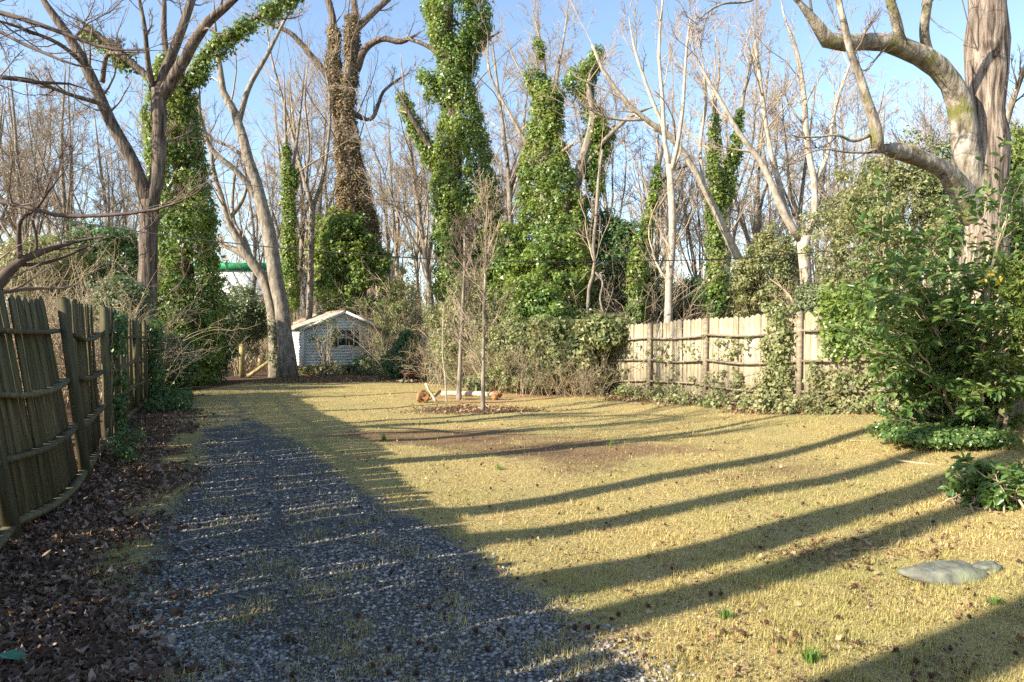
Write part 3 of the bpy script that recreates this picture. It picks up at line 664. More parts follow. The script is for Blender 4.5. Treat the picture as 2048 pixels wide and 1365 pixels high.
# --- the great ivy trees in the middle
tree('tall_ivy_tree', 'tallest ivy clad tree in the middle, its top out of the picture', [
    ([(905, 690, 46), (905, 500, 40), (905, 350, 34), (912, 250, 28), (897, 150, 24), (893, 50, 22), (905, -60, 16), (910, -160, 10)], 0),
    ([(880, 330, 16), (845, 270, 12), (815, 220, 9), (790, 170, 6)], -1.0),
    ([(900, 160, 12), (940, 110, 9), (975, 80, 6), (1010, 60, 4)], -.6),
    ([(895, 120, 10), (850, 90, 8), (800, 75, 5)], .6)], 27.5, MT['bark'], MT['twig'], 48, (3, 4, 4, 1), t0=.55,
    ivy=[[(845, 975, -70), (842, 985, 0), (852, 992, 55), (862, 950, 95), (872, 955, 130), (866, 950, 170), (884, 960, 215), (872, 975, 265), (856, 985, 315), (862, 1004, 380), (858, 1008, 460), (866, 1006, 560), (866, 1005, 660), (860, 1000, 740)],
         [(795, 812, 195), (806, 834, 235), (824, 862, 280), (850, 890, 330)], [(925, 985, 62), (905, 955, 125)], [(830, 880, 150), (838, 885, 190)]])
tree('twin_ivy_tree', 'broad twin topped ivy clad tree right of the tallest one', [
    ([(1100, 690, 44), (1098, 500, 38), (1092, 350, 30), (1085, 250, 22), (1075, 170, 12)], 0),
    ([(1120, 450, 26), (1160, 340, 20), (1185, 230, 15), (1178, 160, 10), (1200, 105, 6)], -.8),
    ([(1170, 330, 10), (1220, 270, 9), (1260, 235, 7), (1330, 205, 4)], -.8),
    ([(1085, 240, 8), (1090, 140, 6), (1075, 60, 5), (1060, 0, 3)], .6),
    ([(1110, 250, 8), (1115, 150, 6), (1130, 60, 4), (1140, -20, 3)], .8),
    ([(1060, 300, 9), (1020, 230, 7), (980, 150, 5), (975, 60, 3)], .8),
    ([(1090, 340, 9), (1130, 300, 8), (1150, 285, 8)], -1.7)], 26, MT['bark_grey'], MT['twig'], 49, (5, 6, 5, 1), t0=.55,
    ivy=[[(1046, 1082, 148), (1056, 1130, 185), (1058, 1128, 240), (1046, 1132, 290), (1036, 1150, 340), (1030, 1180, 400), (1026, 1186, 470), (1030, 1180, 560), (1034, 1176, 650), (1030, 1180, 740)],
         [(1182, 1206, 106), (1140, 1200, 140), (1120, 1192, 165), (1168, 1188, 210), (1164, 1215, 235), (1166, 1222, 280), (1168, 1212, 330), (1172, 1204, 385)], [(1068, 1090, 85), (1075, 1090, 110)], [(1215, 1235, 262), (1195, 1220, 285)]])
# --- right of centre
tree('straight_tree', 'straight smooth pale tree rising behind the left panels of the sunlit fence', [
    ([(1335, 660, 17), (1339, 560, 15), (1344, 480, 15), (1344, 400, 14), (1337, 330, 12)], 0),
    ([(1338, 335, 10), (1330, 285, 9), (1325, 200, 8), (1318, 100, 6), (1325, 0, 4), (1330, -80, 3)], .8),
    ([(1342, 345, 9), (1355, 290, 8), (1366, 210, 7), (1372, 110, 5), (1385, 0, 3)], -.6)], 21.5, MT['bark_sunlit'], MT['twig'], 50, (7, 6, 4, 2), t0=.35)
tree('bowed_tree', 'long bare trunk bowing far to the left over the sunlit fence', [
    ([(1532, 640, 22), (1515, 590, 20), (1490, 540, 18), (1462, 490, 16), (1438, 440, 15), (1408, 375, 14), (1370, 310, 13), (1328, 263, 12), (1285, 238, 10), (1245, 195, 9), (1210, 150, 7), (1185, 90, 5)], -2),
    ([(1408, 375, 8), (1400, 300, 7), (1412, 200, 6), (1400, 90, 4)], .6),
    ([(1330, 265, 8), (1300, 190, 7), (1270, 100, 5), (1255, 20, 3)], .5),
    ([(1286, 240, 6), (1240, 240, 5), (1190, 225, 4), (1160, 200, 3)], -.5)], 23.5, MT['bark_sunlit'], MT['twig'], 51, (7, 6, 4, 2), t0=.45)
tree('ivy_pole_tree', 'slim forked trunk with two bright green ivy poles right of centre', [
    ([(1430, 660, 18), (1431, 540, 17), (1436, 440, 15), (1430, 330, 12), (1428, 225, 8), (1440, 130, 6), (1425, 30, 4)], 0),
    ([(1438, 430, 13), (1462, 345, 11), (1478, 250, 8), (1495, 150, 6), (1520, 40, 4)], .6)], 24.5, MT['bark_grey'], MT['twig'], 52, (7, 6, 4, 2), t0=.55,
    ivy=[[(1424, 1434, 225), (1420, 1440, 300), (1416, 1444, 360), (1416, 1450, 430), (1414, 1452, 520), (1412, 1450, 600), (1410, 1450, 660)], [(1474, 1484, 225), (1460, 1482, 290), (1446, 1472, 350), (1438, 1462, 410)]])
tree('wye_tree', 'pale Y shaped tree behind the middle of the sunlit fence', [
    ([(1614, 650, 22), (1611, 560, 22), (1609, 510, 23), (1606, 470, 26)], 0),
    ([(1602, 480, 17), (1576, 442, 16), (1552, 388, 14), (1520, 322, 12), (1480, 270, 10), (1440, 200, 8), (1400, 130, 6), (1370, 60, 4)], -1),
    ([(1582, 450, 11), (1560, 378, 10), (1540, 300, 10), (1525, 200, 9), (1512, 100, 7), (1500, 10, 5)], .8),
    ([(1610, 480, 15), (1625, 445, 14), (1629, 370, 12), (1616, 300, 12), (1606, 180, 10), (1592, 100, 8), (1570, 40, 6), (1555, -40, 4)], .5),
    ([(1628, 370, 9), (1655, 310, 8), (1665, 240, 7), (1692, 150, 6), (1735, 50, 4)], 1.2)], 21, MT['bark_sunlit'], MT['twig'], 53, (7, 6, 4, 2), t0=.4)
tree('slanted_ivy_tree', 'dark slanting trunk wrapped in ivy left of the straight pale tree', [
    ([(1262, 660, 14), (1270, 520, 13), (1290, 460, 12), (1308, 390, 10), (1318, 330, 8), (1335, 250, 5)], 0),
    ([(1312, 380, 6), (1350, 340, 5), (1400, 330, 3)], .5)], 24, MT['bark'], MT['twig'], 54, (6, 6, 5, 1), t0=.6,
    ivy=[[(1314, 1322, 320), (1302, 1318, 390), (1284, 1306, 450), (1260, 1296, 500), (1252, 1296, 560), (1254, 1294, 650)]])
tree('crooked_sapling', 'thin crooked grey stem beside the twin topped ivy tree', [
    ([(1175, 640, 6), (1182, 560, 7), (1190, 540, 7), (1186, 500, 7), (1192, 440, 7), (1196, 370, 6), (1205, 300, 5)], 0),
    ([(1190, 545, 5), (1204, 560, 4), (1200, 600, 4), (1212, 640, 3)], -.3)], 22.5, MT['bark_grey'], MT['twig'], 55, (5, 5, 4, 0), t0=.3)
# --- the great tree at the right
tree('great_tree', 'massive old tree at the right edge with two mossy limbs reaching left', [
    ([(1962, 640, 96), (1966, 520, 88), (1970, 380, 80), (1972, 250, 74), (1973, 120, 73), (1974, 0, 72), (1974, -150, 64), (1980, -320, 50)], 0),
    ([(1950, 420, 60), (1934, 330, 52), (1928, 262, 46), (1916, 190, 44), (1886, 145, 42), (1846, 114, 41), (1803, 94, 38), (1758, 84, 34), (1700, 88, 32), (1652, 80, 30), (1632, 45, 25), (1608, 14, 21), (1578, -15, 18), (1545, -70, 13)], -2.0),
    ([(1800, 100, 22), (1794, 55, 20), (1780, 0, 17), (1768, -70, 13)], -.8),
    ([(1856, 110, 20), (1848, 60, 18), (1855, 0, 17), (1860, -90, 13)], -.9),
    ([(1955, 440, 56), (1925, 385, 48), (1893, 345, 38), (1845, 320, 34), (1793, 304, 30), (1762, 298, 27), (1735, 303, 17)], -1.6),
    ([(1757, 300, 24), (1750, 250, 22), (1735, 205, 19), (1718, 150, 16), (1700, 100, 14), (1690, 55, 13), (1674, -10, 11), (1660, -90, 8)], -.5),
    ([(1738, 272, 7), (1705, 283, 6), (1680, 272, 5), (1620, 275, 4), (1580, 268, 3), (1566, 240, 2)], -.6),
    ([(1996, 330, 14), (2020, 220, 11), (2048, 140, 9), (2090, 60, 6)], -1),
    ([(1548, -62, 8), (1505, 0, 5), (1440, 10, 4), (1400, 38, 3), (1385, 60, 2)], -.8),
    ([(1760, 305, 6), (1700, 305, 5), (1640, 300, 3), (1560, 335, 3)], -.5)], 12.5, MT['bark_lit'], MT['twig_dark'], 56, (5, 6, 4, 2), limbmat=MT['bark_moss'], cap=.03, t0=.35, rmin=.003, lf=(.35, .5, .5, .5))
# --- near tree at the left whose branches hang into the picture (its trunk stands outside it)
tree('overhanging_tree', 'near bare tree at the left edge, thin dark branches arching in over the fence', [
    ([(-330, 700, 60), (-320, 480, 54), (-330, 250, 46), (-320, -50, 38)], 0),
    ([(-330, 640, 36), (-120, 625, 30), (-20, 585, 26), (8, 556, 23), (28, 528, 18), (72, 508, 14), (130, 490, 11), (200, 474, 8), (260, 470, 5)], .6),
    ([(26, 530, 9), (80, 528, 7), (150, 505, 5), (200, 482, 4)], .5),
    ([(40, 520, 11), (38, 480, 9), (42, 440, 7), (70, 420, 6), (100, 380, 4), (140, 330, 3)], -.6),
    ([(-325, 350, 22), (-100, 375, 14), (0, 403, 9), (60, 416, 8), (110, 431, 8), (200, 432, 7), (270, 426, 6), (345, 410, 5), (420, 370, 4), (490, 305, 2.5)], -.8),
    ([(-325, 100, 20), (-150, 20, 14), (0, 26, 10), (80, 50, 9), (150, 76, 8), (210, 96, 6), (300, 102, 5), (360, 101, 3)], -.9),
    ([(-325, 240, 16), (-100, 170, 10), (0, 155, 8), (70, 165, 7), (150, 170, 5), (230, 210, 3)], .9),
    ([(-325, 160, 14), (-60, 40, 8), (60, 95, 6), (150, 130, 5), (260, 150, 3)], -.4),
    ([(74, 508, 6), (72, 470, 6), (66, 440, 5), (85, 400, 4), (120, 300, 3)], -.2)], 8.6, MT['bark_dark'], MT['twig_dark'], 57, (8, 6, 4, 0), t0=.35, rmin=.0025, lf=(.3, .45, .5, .5), up=.3)
# ------------------------------------------------------------------ two planted saplings and a whip
tree('sapling', 'bare sapling with whorled twigs on the lawn, the nearer taller one', [
    ([(965, 822, 9), (967, 740, 7.5), (967, 680, 7), (969, 600, 6), (972, 520, 5.5), (973, 450, 4), (975, 400, 2.5)], 0)], 14.6, MT['bark_grey'], MT['twig'], 61, (44, 6, 4, 0), t0=.14, up=.35, rmin=.0035, lf=(.30, .45, .5, .5), wig=.12, cap=.013)
tree('sapling', 'bare sapling on the lawn just behind and left of the taller one', [
    ([(917, 800, 11), (921, 720, 8), (924, 640, 6.5), (928, 560, 6), (930, 500, 5), (929, 460, 3)], 0),
    ([(930, 545, 5), (945, 500, 4), (950, 450, 3), (960, 415, 2)], -.3)], 17.4, MT['bark_grey'], MT['twig_dark'], 62, (28, 7, 5, 0), t0=.25, up=.3, rmin=.004, lf=(.36, .45, .5, .5), cap=.014)
tree('whip_sapling', 'very thin pale whip standing left of the two saplings', [
    ([(893, 805, 3.2), (891, 760, 3), (886, 720, 2.5), (885, 670, 2), (888, 610, 1.5)], 0)], 16.8, MT['bark_sunlit'], MT['twig'], 63, (6, 3, 2, 0), t0=.3, rmin=.003, lf=(.3, .45, .5, .5))
# ------------------------------------------------------------------ neighbour's trees whose shadows cross the lawn (they stand outside the view)
def bare_tree(rs, h, r, clear, k, lean=.03, rmin=.006, lf=.33, nf=2, up=.6, ang=(.45, 1.)):
    n = 14; z = np.linspace(0, 1, n)
    d = rs.normal(size=2)*lean
    p = np.stack([d[0]*h*z**1.5+.016*h*np.sin(z*6+rs.uniform(0, 6)), d[1]*h*z**1.5+.012*h*np.sin(z*5+rs.uniform(0, 6)), h*z-.1], 1)
    rr = r*(1-z)**.75*.95+.02; rr[0] *= 1.35
    LP, LR = p[None], rr[None]
    if nf:
        q, rq = grow(rs, LP, LR, nf, clear, clear+.25, (.3, .55), .6, 14, .8, .05, .8, .02); LP = np.concatenate([LP, q]); LR = np.concatenate([LR, rq])
    mb, a, b = twigs(rs, LP, LR, *k, t0=clear, up=up, rmin=rmin, lf=(lf, .5, .5, .5), ang=ang)
    V, fs = tubes(LP, LR, 9, True)
    return MB().add(V, *fs), mb
i_ = 0
for p_, off, h, r, cl, k in ((1.70, 3.0, 14, .26, .72, (5, 4, 4, 0)), (2.89, 4.2, 15, .20, .7, (5, 4, 4, 0)), (3.85, 3.4, 14, .30, .66, (5, 4, 4, 0)), (4.72, 5.0, 16, .20, .7, (5, 4, 4, 0)), (5.60, 4.0, 16, .19, .7, (5, 4, 4, 0)),
                            (8.2, 4.5, 9, .26, .40, (9, 6, 5, 0)), (9.9, 6.0, 9, .24, .42, (9, 6, 5, 0)), (12.2, 7.0, 13, .15, .6, (6, 5, 4, 0)), (15.0, 6.5, 13, .14, .6, (6, 5, 4, 0)), (18.6, 6.2, 14, .15, .6, (6, 5, 4, 0))):
    rs = R0(300+i_); i_ += 1
    a = (-1.52-off+.1174*p_)/.993; x, y = p_*-SY+a*SX, p_*SX+a*SY
    tb, cb = bare_tree(rs, h, r, cl, k, .02, .007, nf=2)
    rt = root('neighbour_tree', (x, y, float(g(x, y))), 'bare tree beyond the left fence, shown only by its long shadow across the lawn', 'tree', 'trees shading the lawn from beyond the left fence')
    put('trunk', tb.build('trunk', MT['bark'], True), rt); put('crown', cb.build('crown', MT['twig_dark']), rt)
# ------------------------------------------------------------------ bare woodland trees behind
LM = [(60, 'at the far left edge'), (240, 'left of the forked tree'), (330, 'behind the forked tree'), (430, 'behind the ivy tree by the shaded fence'), (530, 'left of the leaning shed tree'), (650, 'above the shed'), (780, 'behind the brown vine tree'), (860, 'between the vine tree and the tallest ivy tree'), (1000, 'behind the tallest ivy tree'), (1180, 'behind the twin topped ivy tree'), (1290, 'right of the twin topped ivy tree'), (1380, 'behind the straight pale tree'), (1460, 'behind the two ivy poles'), (1560, 'behind the bowed tree'), (1660, 'behind the Y shaped tree'), (1800, 'left of the mossy limbs'), (1930, 'behind the mossy limbs'), (9999, 'behind the massive right tree')]
def place(px): return next(t for m_, t in LM if px < m_)
protos = []
for v in range(4):
    rs = R0(400+v); h = 15
    tb, cb = bare_tree(rs, h, .17, .28, (11, 6, 5, 2) if v < 3 else (14, 6, 5, 2), .05, .006, .36, 4, .25, (.5, 1.15))
    rt = root('woodland_tree', (0, 0, 0), 'bare woodland tree among many behind the yard', 'tree', 'bare woodland trees behind the yard')
    put('trunk', tb.build('trunk', MT['bark_grey'], True), rt); put('crown', cb.build('crown', MT['twig']), rt)
    protos.append(rt)
rs = R0(78); used = set()
spots = []
for px in np.arange(-60, 2150, 52):
    for D in (rs.uniform(33, 42), rs.uniform(46, 60)):
        if D > 45 and rs.random() < .35: continue
        x = (px+rs.uniform(-22, 22)-1024)/F*D
        if -16 < x < -5 and D < 41: D += 8
        spots.append((x, D))
for n_, (x, y) in enumerate(spots):
    v = int(rs.integers(4)); sc_ = rs.uniform(.75, 1.15)*(1.12 if y > 45 else 1); rz = rs.uniform(0, 6.28)
    if v not in used:
        used.add(v); o = protos[v]; o.location = (x, y, 0); o.rotation_euler = (0, 0, rz); o.scale = (sc_,)*3
    else: o = copy_tree(protos[v], (x, y, 0), rz, sc_)
    o['label'] = 'bare woodland tree %s, %s row' % (place(1024+x/y*F), 'nearer' if y < 45 else 'farther')
# ------------------------------------------------------------------ evergreen shrubs and ivy mounds
def shrub(name, label, px, py, D, wpx, hpx, mat, seed, n=260, per=45, size=.10, wr=.6, cr=(.18, .40), group=None, stems=9, cat='shrub', dy=.8, upb=.35, gap=.0, base=None):
    """px, py: centre of the crown; wpx, hpx: its half width and half height in photo pixels at distance D"""
    rs = R0(seed); c = P(px, py, D); sx, sz = wpx/F*D, hpx/F*D; sy = max(min(sx, 2.2)*dy, .3)
    O = np.array([c[0], c[1], float(g(c[0], c[1]))]); rt = root(name, O, label, cat, group)
    d = nrm(rs.normal(size=(n, 3))); rr = rs.uniform(.35, 1.0, n)**.45
    k = rs.normal(size=(6, 3))*2.4; ph = rs.uniform(0, 6, 6); nz = sum(np.sin(d@k[i]+ph[i]) for i in range(6))/3.2
    cc = d*(rr*(1+.46*nz))[:, None]*np.array([sx, sy, sz])+c-O
    cc[:, 2] = np.maximum(cc[:, 2], .12)
    rd = rs.uniform(cr[0], cr[1], n)
    V, f = clumps(rs, cc, rd, per, size, wr, d*.8, upb, .85, .35, tri=D > 14)
    put('foliage', MB().add(V, f).build('foliage', mat), rt)
    st = np.stack([np.array([rs.normal()*.12*sx, rs.normal()*.1, -.05])*np.ones(3) for _ in range(stems)])
    tip = cc[rs.choice(n, stems)]; pp = st[:, None]+(tip-st)[:, None]*np.linspace(0, 1, 7)[None, :, None]
    pp[:, 1:-1] += rs.normal(size=(stems, 5, 3))*.05*sx
    r_ = np.linspace(.035, .008, 7)[None]*np.ones((stems, 1))*min(1.5, max(.5, sx))
    q, rq = grow(rs, pp, r_, 5, .3, 1, (.3, .9), .4, 5, .3, .15, .6, .005)
    V, fs = tubes(pp, r_, 5); V2, f2 = tubes(q, rq, 4)
    put('stem', MB().add(V, *fs).add(V2, *f2).build('stem', MT['twig']), rt)['kind'] = 'stuff'
    return rt
EG = 'evergreen shrubs behind the yard'
# around and under the middle ivy trees
shrub('ivy_mound', 'rounded ivy mound at the foot of the brown vine tree', 706, 525, 36.5, 82, 112, MT['ivy'], 101, 620, 40, .15, .8, cr=(.22, .5), cat='shrub')
shrub('ivy_mound', 'low dark ivy between the two great ivy trees', 1005, 570, 26.8, 70, 150, MT['ivy'], 102, 440, 45, .13, .8)
shrub('ivy_mound', 'broad ivy skirt at the foot of the twin topped tree', 1100, 610, 24.6, 92, 130, MT['ivy'], 103, 560, 45, .12, .8)
shrub('bamboo_shrub', 'yellow green narrow leaved shrub crowding the right side of the shed', 800, 650, 31.5, 46, 100, MT['olive'], 104, 330, 50, .13, .3, upb=.6)
shrub('privet_shrub', 'dark shrub behind the small brazier', 815, 715, 27.0, 45, 45, MT['ivy_dark'], 105, 200, 45, .10, .5)
shrub('privet_shrub', 'bluish dark evergreen right of the twin topped ivy tree', 1232, 520, 26, 55, 105, MT['ivy_dark'], 106, 420, 45, .12, .6)
shrub('privet_shrub', 'leafy hedge behind the two saplings, light green', 940, 675, 22.9, 70, 92, MT['olive'], 107, 330, 45, .10, .6)
shrub('privet_shrub', 'grey green thicket spilling over the far fence behind the nearer sapling', 1045, 708, 21.0, 78, 62, MT['olive'], 108, 330, 45, .10, .6)
shrub('fence_ivy', 'mound of ivy swallowing the left end of the sunlit fence', 1145, 715, 19.0, 66, 58, MT['olive'], 109, 320, 50, .10, .8)
shrub('fence_ivy', 'bright ivy cap hanging over the top corner of the sunlit fence', 1205, 664, 18.4, 46, 24, MT['olive'], 110, 150, 45, .10, .85)
shrub('fence_ivy', 'ivy bank sloping up behind the taller sapling to the fence top', 1085, 650, 21.8, 75, 70, MT['ivy'], 120, 330, 50, .10, .8)
shrub('fence_ivy', 'low sunlit ivy bulging out at the bottom of the ivy bank', 1095, 752, 19.6, 95, 26, MT['olive'], 121, 230, 45, .085, .8, cr=(.1, .26))
shrub('fence_ivy', 'low sunlit ivy behind the lying peeled post', 985, 765, 21.0, 75, 20, MT['greygreen'], 122, 170, 45, .085, .8, cr=(.1, .24))
shrub('grey_shrub', 'silvery green bush left of the pale leaning trunks', 482, 640, 29.5, 62, 62, MT['greygreen'], 111, 330, 45, .11, .55)
shrub('grey_shrub', 'thin leafy bush in front of the shed window', 655, 665, 30.3, 34, 38, MT['greygreen'], 112, 24, 22, .10, .5, cr=(.12, .28))
shrub('grey_shrub', 'low weedy bush at the left foot of the shed', 640, 742, 29.6, 50, 16, MT['olive'], 113, 60, 30, .08, .5, cr=(.1, .2))
shrub('grey_shrub', 'low weedy bush at the right foot of the shed', 735, 735, 30.0, 45, 26, MT['greygreen'], 114, 110, 35, .09, .5, cr=(.12, .25))
shrub('dark_ivy', 'dark ivy heap at the far end of the shaded fence', 350, 725, 21.0, 45, 55, MT['ivy_dark'], 115, 330, 45, .09, .75)
shrub('dark_ivy', 'dark ivy bush between the ivy tree and the silvery bush', 410, 690, 25.0, 45, 75, MT['ivy_dark'], 116, 300, 45, .11, .7)
# behind the left fence
shrub('privet_shrub', 'dark evergreen behind the shaded fence, left of the forked tree', 215, 520, 24, 85, 75, MT['ivy_dark'], 117, 360, 45, .11, .55)
shrub('privet_shrub', 'evergreen behind the nearest shaded fence panel', 70, 545, 22, 90, 60, MT['olive'], 118, 300, 45, .11, .5)
shrub('privet_shrub', 'grey leafy bush right behind the shaded fence top', 245, 618, 19.5, 45, 42, MT['greygreen'], 119, 200, 45, .10, .5)
# behind the right fence
for k, (px, py, D, w_, h_, mt, lb) in enumerate((
        (1535, 550, 22.5, 55, 80, 'olive', 'olive shrub between the bowed tree and the Y shaped tree'),
        (1725, 500, 18.5, 75, 130, 'olive', 'tall olive shrub right of the Y shaped tree'),
        (1800, 420, 17.0, 95, 130, 'olive', 'large sunlit olive shrub under the mossy lower limb'),
        (1905, 430, 16.5, 70, 140, 'greygreen', 'grey green shrub against the massive trunk'),
        (1650, 600, 20.0, 50, 40, 'greygreen', 'grey green shrub at the foot of the Y shaped tree'),
        (1480, 600, 26.0, 60, 40, 'greygreen', 'low green thicket under the bowed tree'),
        (1385, 600, 27.0, 55, 50, 'ivy_dark', 'low dark thicket right of the straight pale tree'),
        (1300, 610, 26.0, 45, 50, 'greygreen', 'low thicket left of the straight pale tree'),
        (2045, 330, 15.0, 50, 55, 'conifer', 'bright yellow green bush at the right edge beyond the massive trunk'),
        (2040, 520, 14.0, 60, 120, 'ivy_dark', 'dark evergreen at the right edge beyond the fence'))):
    shrub('evergreen_shrub', lb, px, py, D, w_, h_, MT[mt], 130+k, 380, 45, .085 if D < 19 else .10, .5, cr=(.14, .32))
# ------------------------------------------------------------------ dry brush: arching bare stems
def brush_parts(rs, n, h, spread, rmin=.005):
    a = rs.uniform(0, 6.28, n); r = spread*np.sqrt(rs.random(n))*.6
    p0 = np.stack([r*np.cos(a), r*np.sin(a)*.6, np.full(n, -.05)], 1)
    d = nrm(np.stack([rs.normal(size=n)*.5, rs.normal(size=n)*.4, np.full(n, 1.)], 1)); L = h*rs.uniform(.5, 1.2, n)
    out = [p0]; 
    for j in range(9):
        d = nrm(d+rs.normal(size=(n, 3))*.13+np.array([0, 0, -.10])*(j/5)); out.append(out[-1]+d*(L/9)[:, None])
    pp = np.stack(out, 1); pp[..., 2] = np.maximum(pp[..., 2], -.05); r0 = rs.uniform(.006, .02, n)[:, None]*np.linspace(1, .3, 10)[None]
    q, rq = grow(rs, pp, r0, 5, .2, 1, (.3, 1.0), .4, 6, .1, .2, .7, rmin); q2, rq2 = grow(rs, q, rq, 4, .2, 1, (.3, 1.0), .5, 5, .1, .22, .7, rmin*.8)
    b = MB()
    for A, R_, s in ((pp, r0, 5), (q, rq, 4), (q2, rq2, 3)):
        V, fs = tubes(A, R_, s); b.add(V, *fs)
    return b
bprotos = []
for v in range(4):
    bprotos.append(brush_parts(R0(500+v), 42, 3.4, 2.2).build('stems', MT['brush'] if v % 2 else MT['twig']))
near_b = [(805, 28, .9), (870, 25.5, .75), (845, 27, .8), (1010, 24, .9), (790, 35, 1.2), (830, 33, 1.3), (920, 30, 1.1), (955, 20.6, .5), (1065, 18.6, .45), (1125, 17.9, .4), (1178, 17.6, .33), (1005, 19.6, .5), (890, 22, .6)]
for k, (px, D, s_) in enumerate(near_b):
    x = (px-1024)/F*D; rt = root('dry_brush', (x, D, float(g(x, D))), 'tangle of dry bare stems at the back of the yard between shed and fence', 'shrub', 'dry brush at the back of the yard', k*1.3)
    put('stems', bprotos[k % 4], rt); rt.scale = (s_,)*3
far_b = []
rs = R0(78)
for px in np.arange(-40, 2120, 62):
    for D in (rs.uniform(24, 30), rs.uniform(31, 40)):
        if 380 < px < 800 and D < 32: continue
        if px > 1190 or px < 330 or D > 31: far_b.append((px+rs.uniform(-25, 25), D, rs.uniform(.9, 1.6)))
for k, (px, D, s_) in enumerate(far_b):
    x = (px-1024)/F*D; rt = root('dry_brush', (x, D, float(g(x, D))), 'tangle of dry stems %s, %s' % (place(px), 'nearer' if D < 30.5 else 'farther'), 'shrub', 'dry brush in the wood behind the fences', k*1.7)
    put('stems', bprotos[k % 4], rt); rt.scale = (s_, s_, s_)
# brush right behind the left fence
for k, (px, D, s_) in enumerate(((20, 15, .9), (110, 16, 1.0), (190, 17.5, 1.0), (255, 18.5, .9), (150, 20, 1.2), (60, 19, 1.2), (-60, 13, .9))):
    x = (px-1024)/F*D; rt = root('dry_brush', (x, D, 0), 'tan tangle of arching stems sticking up over the shaded fence', 'shrub', 'dry brush behind the shaded fence', k*.9)
    put('stems', bprotos[(k+1) % 4], rt); rt.scale = (s_,)*3
# ------------------------------------------------------------------ far wood, one mass
def far_wood():
    rs = R0(600); n = 560
    ang_ = rs.uniform(-.75, .75, n); D = rs.uniform(62, 110, n); x = np.tan(ang_)*D
    h = rs.uniform(5, 17, n); z = np.linspace(0, 1, 6)
    pp = np.stack([x[:, None]+rs.normal(size=(n, 1))*.6*z, D[:, None]+0*z, h[:, None]*z], -1)
    rr = rs.uniform(.06, .14, n)[:, None]*(1-z*.85)
    a, ra = grow(rs, pp, rr, 9, .15, 1, (.4, 1.1), .42, 4, .45, .15, .5, .028); b, rb = grow(rs, a, ra, 4, .2, 1, (.4, 1.), .6, 3, .4, .2, .6, .022)
    mb = MB()
    for q, r, s in ((pp, rr, 4), (a, ra, 3), (b, rb, 3)):
        V, fs = tubes(q, r, s); mb.add(V, *fs)
    o = put('far_wood', mb.build('far_wood', MT['brush'])); tag(o, 'hazy brown mass of bare trees far behind the yard', 'wood', kind='stuff')
    n = 2100; ang_ = rs.uniform(-.75, .75, n); D = rs.uniform(42, 66, n); x_ = np.tan(ang_)*D; c = np.stack([x_, D, .3+rs.random(n)**1.5*(3.2+2.4*np.sin(x_*.35)*np.sin(x_*.13+1))], 1)
    V, f = clumps(rs, c, rs.uniform(.5, 1.1, n), 30, .27, .6, tri=True); o = put('undergrowth', MB().add(V, f).build('undergrowth', MT['greygreen'])); tag(o, 'low green undergrowth across the floor of the wood', 'undergrowth', kind='stuff')
far_wood()
# ------------------------------------------------------------------ ivy on and along the sunlit fence
def fpt(posts, t):
    i = int(min(max(t, 0), len(posts)-1.001)); f = t-i; a, b = np.array(posts[i]), np.array(posts[i+1]); u = (b-a)/np.linalg.norm(b-a)
    return a+(b-a)*f, np.array([u[1], -u[0]])          # point, direction towards the yard
def fence_ivy(name, label, t0, t1, z0, z1, n, per, seed, mat, posts=FENCE_R, sgn=1, off=(.0, .12), cr=(.07, .2), size=.075, skew=1.0):
    rs = R0(seed); cs = []
    base, _ = fpt(posts, (t0+t1)/2); O = np.array([base[0], base[1], float(g(*base))])
    for _ in range(n):
        t = rs.uniform(t0, t1); p, nv = fpt(posts, t); nv = nv*sgn; zz = z0+(z1-z0)*rs.random()**skew
        q = p+nv*rs.uniform(*off); cs.append([q[0], q[1], float(g(*q))+zz])
    cs = np.array(cs)-O; _, nv = fpt(posts, (t0+t1)/2); ow = np.tile(np.append(nv*sgn, .2), (n, 1))
    rd = rs.uniform(*cr, n); V, f = clumps(rs, cs, rd, per, size, .85, ow, .1, 1.2, .7)
    o = root(name, O, label, 'ivy'); put('foliage', MB().add(V, f).build('foliage', mat), o)
    # a few climbing stems
    S = max(3, n//30); pts = []
    for _ in range(S):
        t = rs.uniform(t0, t1); l = []
        for j in range(8):
            p, nv = fpt(posts, min(max(t+rs.normal()*.02*j, t0), t1)); q = p+nv*sgn*.04; l.append([q[0], q[1], float(g(*q))+z1*j/7*.95])
        pts.append(l)
    V, fs = tubes(np.array(pts)-O, np.full((S, 8), .006), 4); put('stem', MB().add(V, *fs).build('stem', MT['brush']), o)['kind'] = 'stuff'
fence_ivy('climbing_ivy', 'thick yellow green ivy climbing the sunlit fence left of its first bare panel', 5.4, 6.3, 0, 1.9, 240, 30, 201, MT['olive'], cr=(.1, .28))
fence_ivy('climbing_ivy', 'column of ivy over the post between the middle panels of the sunlit fence', 8.68, 8.95, .2, 2.0, 75, 20, 202, MT['olive'])
fence_ivy('climbing_ivy', 'dark ivy clump over the fence top beside the big leafy bush', 9.25, 9.7, 1.0, 2.15, 120, 24, 203, MT['ivy'], off=(.02, .25), cr=(.1, .24))
fence_ivy('climbing_ivy', 'loose ivy strands on the sunlit fence near the big leafy bush', 9.1, 10.4, 0, .8, 120, 18, 204, MT['olive'], cr=(.08, .2))
fence_ivy('climbing_ivy', 'fine ivy strands on the first bare panel of the sunlit fence', 6.3, 7.0, .1, 1.3, 26, 9, 205, MT['olive'], cr=(.03, .09), skew=1.6)
fence_ivy('climbing_ivy', 'fine ivy strands on the second bare panel of the sunlit fence', 7.0, 8.0, .1, 1.5, 36, 9, 206, MT['olive'], cr=(.03, .09), skew=1.4)
